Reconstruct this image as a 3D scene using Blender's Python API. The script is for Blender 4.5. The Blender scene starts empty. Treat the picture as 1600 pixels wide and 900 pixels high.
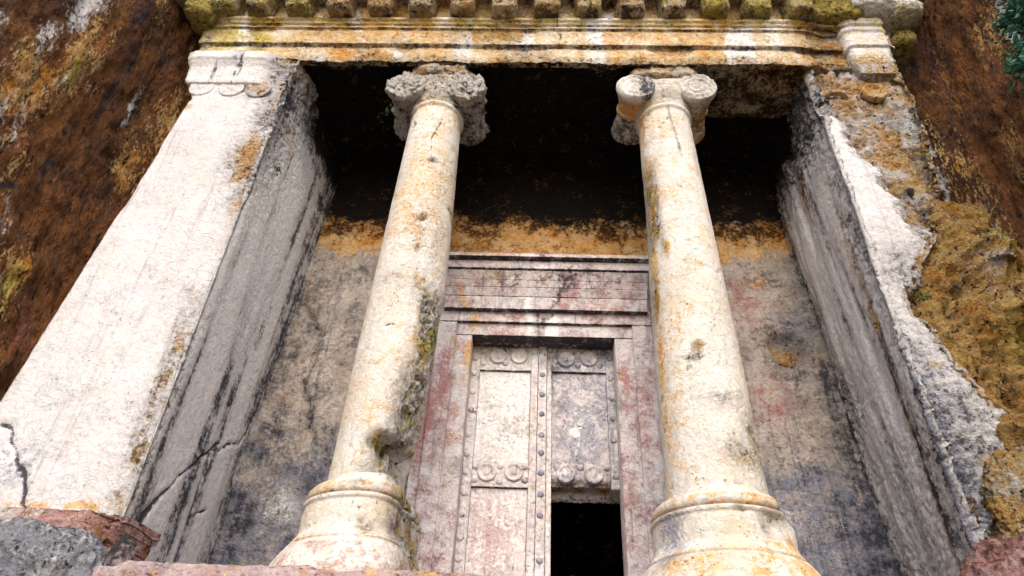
import bpy, bmesh, math, random
import numpy as np

# ------------------------------------------------------------------ camera, sky, sun, exposure
S = bpy.context.scene
COL = S.collection
R = math.radians
from mathutils import Matrix, Vector, Euler

cam_data = bpy.data.cameras.new('camera')
cam = bpy.data.objects.new('camera', cam_data)
COL.objects.link(cam)
cam_data.sensor_width = 36
cam_data.lens = 24.0
cam_data.clip_start = .05
cam_data.clip_end = 500
yaw, pit, rol = -.0488, .6417, .051
fw = Vector((math.sin(yaw)*math.cos(pit), math.cos(yaw)*math.cos(pit), math.sin(pit)))
rt = Vector((math.cos(yaw), -math.sin(yaw), 0))
up = rt.cross(fw)
rx = rt*math.cos(rol) + up*math.sin(rol)
ux = -rt*math.sin(rol) + up*math.cos(rol)
M = Matrix((rx, ux, -fw)).transposed().to_4x4()
M.translation = Vector((-.0355, -5.0, -1.4005))
cam.matrix_world = M
S.camera = cam

SUN_EL, SUN_AZ = 40, 180          # azimuth clockwise from +Y: the sun is behind the camera, a little to its left
w = bpy.data.worlds.new('World'); S.world = w; w.use_nodes = True
nt = w.node_tree
bgn = nt.nodes['Background']
sky = nt.nodes.new('ShaderNodeTexSky')
sky.sky_type = 'NISHITA'; sky.sun_disc = False
sky.sun_elevation = R(SUN_EL); sky.sun_rotation = R(SUN_AZ)
sky.air_density = 1.0; sky.dust_density = 3.0; sky.ozone_density = 1.0
nt.links.new(sky.outputs[0], bgn.inputs[0]); bgn.inputs[1].default_value = .15
sd = bpy.data.lights.new('sun', 'SUN'); sd.energy = .9; sd.angle = R(55); sd.color = (1, .97, .925)
sun = bpy.data.objects.new('sun', sd); COL.objects.link(sun)
az, el = R(SUN_AZ), R(SUN_EL)
sun.rotation_euler = Vector((math.sin(az)*math.cos(el), math.cos(az)*math.cos(el), math.sin(el))).to_track_quat('Z', 'Y').to_euler()
S.view_settings.view_transform = 'Standard'
S.view_settings.look = 'None'
S.view_settings.exposure = 1.25
S.view_settings.gamma = 1
S.cycles.max_bounces = 5
S.cycles.diffuse_bounces = 4
S.cycles.use_adaptive_sampling = True
S.cycles.use_denoising = True

random.seed(4)
RNG = np.random.default_rng(4)

# ------------------------------------------------------------------ noise in numpy
_perm = RNG.permutation(256)
_perm = np.concatenate([_perm, _perm, _perm])
_grad = RNG.normal(size=(256, 3)); _grad /= np.linalg.norm(_grad, axis=1)[:, None]
_grad = _grad.astype(np.float32)

def perlin(P):
    P = np.asarray(P, np.float32)
    i = np.floor(P).astype(np.int32); f = P - i
    u = f*f*f*(f*(f*6 - 15) + 10)
    i &= 255
    out = 0
    for dx in (0, 1):
        wx = u[:, 0] if dx else 1 - u[:, 0]
        px = _perm[i[:, 0] + dx]
        for dy in (0, 1):
            wy = u[:, 1] if dy else 1 - u[:, 1]
            py = _perm[px + i[:, 1] + dy]
            for dz in (0, 1):
                wz = u[:, 2] if dz else 1 - u[:, 2]
                g = _grad[_perm[py + i[:, 2] + dz]]
                d = f - np.array([dx, dy, dz], np.float32)
                out = out + wx*wy*wz*(g*d).sum(1)
    return out*1.7

def fbm(P, scale, octv=4, seed=0., stretch=(1, 1, 1), ridged=False):
    Q = (np.asarray(P, np.float32)*np.array(stretch, np.float32))*scale + np.float32(seed*17.31)
    a, s, t = 1., 0., 0.
    for _ in range(octv):
        n = perlin(Q)
        if ridged: n = 1 - 2*np.abs(n)
        s = s + a*n; t += a; a *= .5; Q = Q*2.03 + 5.7
    return s/t

def sm(a, b, x):
    t = np.clip((x - a)/(b - a), 0, 1)
    return t*t*(3 - 2*t)

def blobs(u, v, L):
    """soft stains: (u, v, radius u, radius v, strength)"""
    o = np.zeros_like(u)
    for b in L:
        cu, cv, ru, rv = b[:4]; s = b[4] if len(b) > 4 else 1
        o = np.maximum(o, s*np.exp(-((u - cu)/ru)**2 - ((v - cv)/rv)**2))
    return o

def stroke(u, v, pts, width):
    """1 on a polyline, falling off over width"""
    d = np.full_like(u, 9.)
    for (a, b), (c, e) in zip(pts[:-1], pts[1:]):
        dx, dy = c - a, e - b; l = dx*dx + dy*dy + 1e-9
        t = np.clip(((u - a)*dx + (v - b)*dy)/l, 0, 1)
        d = np.minimum(d, np.hypot(u - a - t*dx, v - b - t*dy))
    return np.exp(-(d/width)**2)

def warp(P, a=.05, seed=0.):
    """natural wander for the outlines of stains and cracks"""
    dx = a*fbm(P, 1.9, 3, 401 + seed) + .35*a*fbm(P, 8., 2, 403 + seed)
    dz = a*fbm(P, 1.9, 3, 405 + seed) + .35*a*fbm(P, 8., 2, 407 + seed)
    return P[:, 0] + dx, P[:, 1] + dx, P[:, 2] + 1.6*dz

def curve(v, pts):
    """piecewise linear x(z), points in any order"""
    p = sorted(pts, key=lambda q: q[1])
    return np.interp(v, [q[1] for q in p], [q[0] for q in p])

# ------------------------------------------------------------------ objects
def tag(o, label=None, cat=None, group=None, kind=None):
    if label: o['label'] = label
    if cat: o['category'] = cat
    if group: o['group'] = group
    if kind: o['kind'] = kind
    return o

def empty(name, loc, label=None, cat=None, group=None):
    o = bpy.data.objects.new(name, None); COL.objects.link(o)
    o.empty_display_size = .2
    o.location = loc
    return tag(o, label, cat, group)

def origin(parent):
    v = Vector((0, 0, 0))
    while parent is not None:
        v += parent.location; parent = parent.parent
    return np.array(v)

MASKS = ('ochre', 'black', 'pink', 'rough', 'lichen', 'blue', 'white', 'rust', 'soot_shade')

def raw_mesh(name, V, F, mat, parent=None, masks=None, smooth=True):
    """V in world coordinates (n,3), F (m,4) or a list of faces; stains as colour attributes."""
    V = np.asarray(V, np.float32)
    me = bpy.data.meshes.new(name)
    if isinstance(F, np.ndarray):
        k = F.shape[1]
        me.vertices.add(len(V)); me.vertices.foreach_set('co', (V - origin(parent)).astype(np.float32).ravel())
        me.loops.add(F.size); me.loops.foreach_set('vertex_index', F.astype(np.int32).ravel())
        me.polygons.add(len(F)); me.polygons.foreach_set('loop_start', np.arange(0, F.size, k, dtype=np.int32))
        try: me.polygons.foreach_set('loop_total', np.full(len(F), k, np.int32))
        except Exception: pass
        me.update(calc_edges=True)
    else:
        me.from_pydata((V - origin(parent)).tolist(), [], F)
        me.update()
    me.validate()
    if smooth: me.polygons.foreach_set('use_smooth', np.ones(len(me.polygons), bool))
    if masks:
        n = len(V)
        for k in range(3):
            names = MASKS[3*k:3*k + 3]
            if any(q in masks for q in names):
                c = np.zeros((n, 4), np.float32); c[:, 3] = 1
                for j, q in enumerate(names):
                    if q in masks: c[:, j] = np.clip(masks[q], 0, 1)
                at = me.color_attributes.new('m%d' % k, 'FLOAT_COLOR', 'POINT')
                at.data.foreach_set('color', c.ravel())
    me.materials.append(mat)
    o = bpy.data.objects.new(name, me); COL.objects.link(o)
    if parent is not None: o.parent = parent
    return o

def grid_faces(nu, nv, wrap=False, skip=None):
    a = np.arange(nu*nv).reshape(nu, nv)
    if wrap: a = np.vstack([a, a[:1]])
    F = np.stack([a[:-1, :-1], a[1:, :-1], a[1:, 1:], a[:-1, 1:]], -1).reshape(-1, 4)
    if skip is not None: F = F[~skip[F].all(1)]
    return F

def resample(pts, step, wrap=False):
    """polyline -> evenly spaced points with smoothed 2-D normals (left of travel)"""
    pts = np.array(pts, float)
    out = []
    for a, b in zip(pts[:-1], pts[1:]):
        n = max(1, int(round(np.linalg.norm(b - a)/step)))
        for k in range(n): out.append(a + (b - a)*k/n)
    out.append(pts[-1]); out = np.array(out)
    t = np.gradient(out, axis=0); t /= np.linalg.norm(t, axis=1)[:, None] + 1e-9
    return out, np.stack([-t[:, 1], t[:, 0]], -1)

def grid_normals(G, wrap=False):
    if wrap:
        E = np.concatenate([G[-1:], G, G[:1]], 0); du = (E[2:] - E[:-2])
    else: du = np.gradient(G, axis=0)
    dv = np.gradient(G, axis=1)
    n = np.cross(du, dv); n /= np.linalg.norm(n, axis=2)[..., None] + 1e-9
    return n

def crumble(P, seed=0.):
    """broken tufa-like relief in -1..1"""
    a = fbm(P, 2.6, 3, seed)
    b = fbm(P, 8., 3, seed + 3, ridged=True)
    c = fbm(P, 21., 2, seed + 5)
    return .45*a + .35*b + .3*c

# ------------------------------------------------------------------ materials
def stone(name, base, base2, streaky=.25, speckle=.5, warm=.3, tint=(.55, .38, .20), grime=.0, grain=.6, stretch=None, bump=.5, rough_bump=1.0, shade=None, scale=1., dark_col=(.05, .035, .02), mottle=.5):
    m = bpy.data.materials.new(name); m.use_nodes = True
    t = m.node_tree; N = t.nodes; L = t.links; N.clear()
    def nd(typ, **kw):
        n = N.new(typ)
        for k, v in kw.items(): setattr(n, k, v)
        return n
    out = nd('ShaderNodeOutputMaterial'); bs = nd('ShaderNodeBsdfPrincipled')
    L.new(bs.outputs[0], out.inputs[0])
    geo = nd('ShaderNodeNewGeometry')
    def vmul(v):
        n = nd('ShaderNodeVectorMath', operation='MULTIPLY'); L.new(geo.outputs['Position'], n.inputs[0]); n.inputs[1].default_value = v
        return n.outputs[0]
    base_vec = vmul(stretch) if stretch else geo.outputs['Position']
    def noise(sc, det=5, rough=.6, vec=None, dist=0.):
        n = nd('ShaderNodeTexNoise'); n.inputs['Scale'].default_value = sc*scale; n.inputs['Detail'].default_value = det
        n.inputs['Roughness'].default_value = rough; n.inputs['Distortion'].default_value = dist
        L.new(vec if vec is not None else base_vec, n.inputs['Vector'])
        return n.outputs['Fac']
    def math_(op, a, b=None, c=None):
        n = nd('ShaderNodeMath', operation=op)
        for k, x in enumerate((a, b, c)):
            if x is None: continue
            if isinstance(x, (int, float)): n.inputs[k].default_value = x
            else: L.new(x, n.inputs[k])
        return n.outputs[0]
    def ss(x, a, b):
        n = nd('ShaderNodeMapRange', interpolation_type='SMOOTHSTEP'); L.new(x, n.inputs[0])
        n.inputs[1].default_value = a; n.inputs[2].default_value = b
        return n.outputs[0]
    def mix(f, a, b):
        n = nd('ShaderNodeMix', data_type='RGBA')
        if isinstance(f, (int, float)): n.inputs[0].default_value = f
        else: L.new(f, n.inputs[0])
        for k, x in ((6, a), (7, b)):
            if isinstance(x, tuple): n.inputs[k].default_value = (*x, 1)
            else: L.new(x, n.inputs[k])
        return n.outputs[2]
    big = noise(1.1, 6, .62)
    mid = noise(5.5, 7, .66, dist=.3)
    fine = noise(26, 5, .7)
    grit = noise(85, 3, .6)
    strk = noise(1., 7, .62, vec=vmul((7, 7, .55)), dist=.15)
    strk2 = noise(1., 6, .65, vec=vmul((22, 22, 1.3)))
    A = {}
    for k in range(3):
        at = nd('ShaderNodeAttribute', attribute_name='m%d' % k); sp = nd('ShaderNodeSeparateColor'); L.new(at.outputs['Color'], sp.inputs[0])
        for j in range(3): A[MASKS[3*k + j]] = sp.outputs[j]
    def cover(mask, nz, amp=3.2, lo=.42, hi=.68):
        # where a stain lies: its mask broken up by noise into crisp patches
        f = ss(math_('ADD', mask, math_('MULTIPLY', math_('SUBTRACT', nz, .5), amp)), lo, hi)
        return math_('MULTIPLY', f, ss(mask, .02, .22))
    mm = math_('ADD', math_('MULTIPLY', mid, .5), math_('MULTIPLY', fine, .5))
    mm = math_('ADD', math_('MULTIPLY', math_('SUBTRACT', mm, .5), 1.35), .5)
    sk = math_('ADD', math_('MULTIPLY', strk, .55), math_('MULTIPLY', strk2, .45))
    sk = math_('ADD', math_('MULTIPLY', math_('SUBTRACT', sk, .5), 1.6), .5)
    col = mix(ss(math_('ADD', math_('MULTIPLY', big, 1 - mottle), math_('MULTIPLY', mid, mottle)), .38, .62), base, base2)
    gr = nd('ShaderNodeMix', data_type='RGBA', blend_type='MULTIPLY'); gr.inputs[0].default_value = grain
    L.new(col, gr.inputs[6])
    gv = math_('ADD', .50, math_('MULTIPLY', ss(math_('ADD', math_('MULTIPLY', fine, .65), math_('MULTIPLY', grit, .35)), .30, .62), .56))
    cc = nd('ShaderNodeCombineColor')
    for k in range(3): L.new(gv, cc.inputs[k])
    L.new(cc.outputs[0], gr.inputs[7]); col = gr.outputs[2]
    if streaky: col = mix(math_('MULTIPLY', ss(sk, .54, .72), streaky), col, (.10, .10, .115))
    if warm: col = mix(math_('MULTIPLY', ss(noise(2.3, 7, .7), .50, .68), warm), col, tint)
    if grime:
        g_ = ss(math_('ADD', math_('MULTIPLY', noise(3.1, 8, .74), .6), math_('MULTIPLY', noise(19, 6, .75), .4)), .50, .60)
        col = mix(math_('MULTIPLY', g_, grime), col, (.035, .034, .042))
    pk = mix(mid, (.40, .17, .14), (.30, .12, .13))
    col = mix(math_('MULTIPLY', cover(A['pink'], mm, 2.2, .3, .8), .8), col, pk)
    bl = mix(mid, (.22, .24, .31), (.10, .115, .165))
    col = mix(math_('MULTIPLY', cover(A['blue'], mm, 2.4, .3, .8), .85), col, bl)
    oc = mix(ss(math_('ADD', math_('MULTIPLY', noise(3.3, 6, .7), .5), math_('MULTIPLY', fine, .5)), .40, .60), (.50, .20, .015), (.60, .42, .20))
    col = mix(math_('MULTIPLY', cover(A['ochre'], mm), .92), col, oc)
    ru = mix(ss(mid, .35, .65), (.10, .03, .008), (.24, .095, .02))
    col = mix(cover(A['rust'], mm, 2.6, .35, .75), col, ru)
    li = mix(ss(fine, .38, .58), (.20, .15, .02), (.56, .45, .10))
    col = mix(math_('MULTIPLY', cover(A['lichen'], mm), .9), col, li)
    col = mix(math_('MULTIPLY', cover(A['white'], math_('ADD', math_('MULTIPLY', sk, .25), math_('MULTIPLY', mm, .75)), 2.8, .30, .80), .9), col, (.76, .74, .72))
    kk = mix(fine, (.014, .014, .018), (.06, .06, .075))
    col = mix(math_('MULTIPLY', cover(A['black'], math_('ADD', math_('MULTIPLY', sk, .35), math_('MULTIPLY', mm, .65)), 3.2, .36, .90), .95), col, kk)
    # crumbly stone is darker in its pits
    pits = math_('MULTIPLY', ss(math_('ADD', math_('MULTIPLY', noise(11, 6, .74, dist=.7), .6), math_('MULTIPLY', noise(31, 4, .7, dist=.4), .4)), .515, .60), ss(A['rough'], .12, .7))
    col = mix(pits, col, dark_col)
    if speckle:
        sp_ = math_('MAXIMUM', math_('MULTIPLY', ss(noise(30, 5, .78, dist=.5), .56, .65), ss(mid, .46, .60)), math_('MULTIPLY', ss(noise(52, 3, .7, dist=.3), .66, .72), .8))
        sp_ = math_('MULTIPLY', sp_, speckle)
        col = mix(sp_, col, dark_col)
    col = mix(cover(A['soot_shade'], mm, 1.5, .3, .75), col, mix(ss(mm, .555, .70), (.006, .0045, .0035), (.13, .065, .016)))  # near-black mask: sooty stain together with shade put into the colour
    L.new(col, bs.inputs['Base Color'])
    bs.inputs['Roughness'].default_value = .92
    bs.inputs['Specular IOR Level'].default_value = .15
    h = math_('ADD', math_('MULTIPLY', fine, .38), math_('MULTIPLY', grit, .18))
    h = math_('ADD', h, math_('MULTIPLY', mid, .22))
    h = math_('SUBTRACT', h, math_('MULTIPLY', ss(noise(30, 5, .78, dist=.5), .56, .68), .7))
    rr = noise(16, 6, .72, dist=.5)
    h2 = math_('MULTIPLY', math_('MULTIPLY', rr, 3.2*rough_bump), math_('ADD', A['rough'], .1))
    h = math_('ADD', math_('MULTIPLY', h, math_('MULTIPLY', bump, math_('ADD', .35, math_('MULTIPLY', ss(noise(4, 5, .65), .42, .62), 1.2)))), h2)
    bp = nd('ShaderNodeBump'); bp.inputs['Strength'].default_value = 1.0; bp.inputs['Distance'].default_value = .045
    L.new(h, bp.inputs['Height']); L.new(bp.outputs[0], bs.inputs['Normal'])
    return m

def plain(name, c1, c2, sc=8, rough=.8):
    m = bpy.data.materials.new(name); m.use_nodes = True
    t = m.node_tree; bs = t.nodes['Principled BSDF']
    g = t.nodes.new('ShaderNodeNewGeometry'); n = t.nodes.new('ShaderNodeTexNoise'); n.inputs['Scale'].default_value = sc; n.inputs['Detail'].default_value = 4
    t.links.new(g.outputs['Position'], n.inputs['Vector'])
    x = t.nodes.new('ShaderNodeMix'); x.data_type = 'RGBA'; x.inputs[6].default_value = (*c1, 1); x.inputs[7].default_value = (*c2, 1)
    t.links.new(n.outputs['Fac'], x.inputs[0]); t.links.new(x.outputs[2], bs.inputs['Base Color'])
    bs.inputs['Roughness'].default_value = rough
    return m

M_PALE = stone('pale_limestone', (.66, .635, .63), (.56, .535, .535), streaky=.30, speckle=.7, bump=.08, warm=.15, grain=.22, grime=.06)
M_COL = stone('column_limestone', (.645, .61, .565), (.56, .51, .43), streaky=.18, speckle=1.0, bump=.11, warm=.40, grain=.22, grime=.06)
M_WALL = stone('wall_limestone', (.46, .40, .35), (.28, .245, .225), streaky=.5, speckle=.9, bump=.4, mottle=.6, warm=.45, tint=(.34, .22, .13), grime=.62, grain=.5)
M_DOOR = stone('door_limestone', (.66, .61, .60), (.50, .44, .44), streaky=.6, speckle=.85, bump=.16, mottle=.6, warm=.2, grime=.42, grain=.35)
M_ENT = stone('entablature_limestone', (.66, .57, .43), (.58, .43, .24), streaky=.2, speckle=.95, bump=.7, warm=.6, tint=(.52, .25, .05), grain=.4, grime=.12)
M_CLIFF = stone('cliff_rock', (.27, .105, .032), (.085, .034, .016), streaky=.2, speckle=.7, bump=2.2, rough_bump=1.2, dark_col=(.016, .009, .005), mottle=.35, warm=.45, tint=(.36, .17, .04), grime=.5, grain=.8, stretch=(1.25, 1.25, .5))
M_OUT = stone('outcrop_rock', (.64, .40, .12), (.46, .24, .05), streaky=.0, speckle=1.0, bump=.9, rough_bump=2.2, dark_col=(.035, .015, .005), mottle=.7, warm=.6, tint=(.58, .46, .24), grain=.6)
M_BASE = stone('podium_rock', (.50, .40, .38), (.38, .27, .26), streaky=.0, speckle=.7, bump=.7, mottle=.6, warm=.35, grain=.4, tint=(.50, .40, .30))
M_GREY = stone('grey_rock', (.38, .39, .42), (.20, .21, .25), streaky=.0, speckle=.8, bump=.9, mottle=.7, warm=.2, grime=.5)
M_GROUND = stone('trodden_ground', (.36, .31, .25), (.26, .22, .17), streaky=0, speckle=.4, bump=.5)

# ================================================================== large structure
# ------------------------------------------------------------------ ground and cliffs
def build_ground():
    n = 90
    a = np.linspace(-1, 1, n); q = np.sign(a)*np.abs(a)**2.2*60
    X, Y = np.meshgrid(q, q - 8, indexing='ij')
    P = np.stack([X, Y, np.zeros_like(X)], -1)
    P[..., 2] = -3.05 + .05*fbm(P.reshape(-1, 3), .5, 3).reshape(n, n)
    tag(raw_mesh('ground', P.reshape(-1, 3), grid_faces(n, n), M_GROUND), kind='structure')
build_ground()

def cliff(name, plan, seed, paint, sgn):
    p, nrm = resample(plan, .028)
    s = np.concatenate([[0], np.cumsum(np.linalg.norm(np.diff(p, axis=0), axis=1))])
    z = np.concatenate([np.arange(-3.2, -.6, .12), np.arange(-.6, 8.2, .028), np.arange(8.2, 12.5, .12)])
    nu, nv = len(p), len(z)
    G = np.zeros((nu, nv, 3)); G[..., :2] = p[:, None]; G[..., 2] = z
    lean = .05*sgn*(z - 3)
    G[..., 0] += lean[None]
    N = np.zeros_like(G); N[..., :2] = (nrm*sgn)[:, None]
    Q = G.reshape(-1, 3)
    wx_, wy_, wz_ = warp(Q, .16, seed)
    d = .22*fbm(Q, .42, 2, seed, stretch=(1, 1, .45)) + .06*fbm(Q, 1.8, 3, seed + 1, stretch=(1, 1, .7), ridged=True) + .045*fbm(Q*np.array([1, 1, .45]), 3.4, 4, seed + 2, ridged=True) + .012*crumble(Q*1.2, seed + 6) + .016*fbm(Q*np.array([1, 1, .6]), 13, 2, seed + 4)
    V = Q + N.reshape(-1, 3)*d[:, None]
    mk = paint(wy_, wz_, Q)
    tag(raw_mesh(name, V, grid_faces(nu, nv), M_CLIFF, masks=mk), kind='structure')

def paint_left(y, z, P):
    st = fbm(P, 1.1, 4, 9, stretch=(1, 1, .22))
    n = fbm(P, .8, 3, 19)
    return dict(
        ochre=np.maximum(blobs(y, z, [(-0.732, 4.736, .25, .9, .9), (-0.200, 2.212, .2, .4, .9), (-0.975, 3.968, .35, .7, .8), (0.336, 4.314, .2, .4, .95), (-0.729, 2.820, .2, .3, .6), (-1.410, 4.048, .25, .35, .55)]), sm(.0, .35, st)*.52),
        white=blobs(y, z, [(-0.929, 5.327, .12, .65, .95), (-1.072, 3.193, .08, .6, .75), (-0.855, 3.545, .06, .4, .5), (0.088, 4.921, .05, .45, .8), (-0.761, 4.257, .07, .3, .45), (-1.591, 3.967, .35, .4, .75), (-1.087, 4.543, .1, .5, .6), (-0.504, 2.718, .12, .3, .55)]),
        lichen=blobs(y, z, [(-0.710, 4.543, .12, .6, .65), (-0.175, 2.086, .12, .3, .8), (-1.076, 4.236, .2, .4, .3)]),
        blue=blobs(y, z, [(-1.685, 3.967, .5, .35, .9), (-0.953, 3.162, .12, .5, .5)]),
        pink=np.maximum(blobs(y, z, [(0.431, 1.928, .5, .8, .5), (-0.257, 3.209, .3, .4, .2)]), 0),
        rust=np.maximum(sm(.0, .5, n)*.40*sm(-.35, .1, -st), blobs(y, z, [(0.453, 2.318, .3, 1.2, .6), (0.212, 3.392, .25, .5, .55)])),
        black=np.maximum.reduce([blobs(y, z, [(-0.304, 5.614, .35, 1.0, .52), (0.077, 3.087, .3, .4, .35), (-0.302, 6.157, .3, .8, .5), (-1.367, 4.323, .12, .7, .5)]), sm(.0, .45, -n)*.42, stroke(y, z, [(-0.754, 2.675), (-0.498, 3.096), (-0.279, 3.531)], .03)*.9]),
        rough=.60 + .4*n)
cliff('cliff_left', [(-4.05, 1.9), (-4.45, .75), (-4.72, .15), (-5.15, -2.0), (-6.3, -4.6), (-8.5, -6.5)], 3, paint_left, -1)

def paint_right(y, z, P):
    st = fbm(P, 1.1, 4, 29, stretch=(1, 1, .22))
    n = fbm(P, .8, 3, 39)
    return dict(
        ochre=np.maximum(blobs(y, z, [(-0.391, 5.993, .25, .8, .7), (0.301, 5.853, .2, .7, .5), (-0.008, 4.341, .2, .5, .6)]), sm(.0, .35, st)*.48),
        rust=np.maximum(sm(.0, .5, n)*.45, blobs(y, z, [(0.177, 5.809, .35, 1.0, .6), (0.198, 4.574, .3, .8, .55)])),
        white=np.maximum(stroke(y, z, [(-0.563, 6.241), (-0.560, 5.477), (-0.539, 4.932)], .09)*.85, stroke(y, z, [(0.789, 6.653), (0.797, 5.369), (0.761, 4.341)], .06)*.75),
        blue=np.maximum(stroke(y, z, [(-0.541, 6.011), (-0.480, 5.015)], .06)*.5, blobs(y, z, [(0.572, 3.683, .18, .5, .7)])),
        pink=blobs(y, z, [(-0.401, 4.902, .2, .5, .45), (0.929, 3.903, .3, .5, .3)]),
        black=blobs(y, z, [(0.976, 4.658, .25, .6, .45), (0.489, 7.088, .2, .5, .4)]),
        rough=.55 + .3*n)
cliff('cliff_right', [(4.05, 1.9), (4.5, .95), (4.85, .3), (5.35, -2.0), (6.5, -4.6), (8.7, -6.5)], 7, paint_right, 1)

# ------------------------------------------------------------------ podium
podium = empty('podium', (0, 0, -3), 'pinkish rock ledge carrying the columns and door of the tomb', 'podium')
def build_podium():
    # the step under the columns: a profile swept along x, its lip worn round
    prof, _ = resample([(1.9, -.225), (-.27, -.225), (-.33, -.285), (-.36, -.6), (-.42, -3.1)], .03)
    x = np.arange(-3.35, 3.6, .03)
    G = np.zeros((len(prof), len(x), 3)); G[..., 0] = x; G[..., 1] = prof[:, :1]; G[..., 2] = prof[:, 1:]
    N = grid_normals(G); N *= np.sign((N*np.array([0, -.4, 1])).sum(-1))[..., None]
    P = G.reshape(-1, 3)
    d = .018*fbm(P, 1.3, 3, 2) + .022*crumble(P, 4)
    mk = dict(pink=.45 + .4*fbm(P, 1.2, 3, 8), rough=.25 + .25*fbm(P, 2, 2, 5), ochre=.28 + .4*fbm(P, .9, 3, 11), blue=blobs(P[:, 0], P[:, 2], [(-2.5, -.3, .4, .3, .5)]))
    raw_mesh('ledge', P + N.reshape(-1, 3)*d[:, None], grid_faces(*G.shape[:2]), M_BASE, podium, mk)
build_podium()

# ------------------------------------------------------------------ the two antae (square end piers)
def anta_shell(sgn, front_x, xi, xb, z0, z1, step, paint, name, mat, parent, off=None, seed=0, back=1.76, outer_back=1.1, amp=1.):
    """pier face folded round its corners: outer flank, front, inner flank; front_x(z) is the outer edge"""
    wid = float(np.abs(front_x(np.array([2.5])) - xi)[0])
    base, _ = resample([(-outer_back, 0), (0, 0), (wid, 0), (wid + back, 0)], step)
    s = base[:, 0]
    z = np.arange(z0, z1 + step*.5, step)
    SS, Z = np.meshgrid(s, z, indexing='ij')
    xo = front_x(z)[None] + 0*SS
    xbk = xb(z)[None] + 0*SS
    t = np.clip(SS/wid, 0, 1); k = np.clip((SS - wid)/back, 0, 1); o = np.clip(-SS, 0, None)
    X = xo + (xi - xo)*t + (xbk - xi)*k
    Y = k*back + o
    G = np.stack([X, Y, Z], -1)
    N = grid_normals(G)
    if N[len(s)//2 if wid > 0 else 0, len(z)//2, 1] > 0: N = -N
    i = int(np.argmin(np.abs(s - wid*.5)))
    if N[i, len(z)//2, 1] > 0: N = -N
    if off is not None:
        G = G + N*off(z)[None, :, None]
    P = G.reshape(-1, 3); sF = SS.ravel(); zF = Z.ravel()
    front = (sF >= -.01) & (sF <= wid + .01)
    d, mk = paint(P, front, sF, wid, zF)
    V = P + N.reshape(-1, 3)*d[:, None]
    return raw_mesh(name, V, grid_faces(len(s), len(z)), mat, parent, mk)

def left_outer(z): return np.interp(z, [-1, 1.0, 2.7, 5.02, 5.35], [-4.52, -4.46, -4.335, -4.16, -4.30])
def inner_back_left(z): return np.interp(z, [-.3, .35, 4.85, 6], [-3.16, -3.13, -2.91, -2.86])

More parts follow.
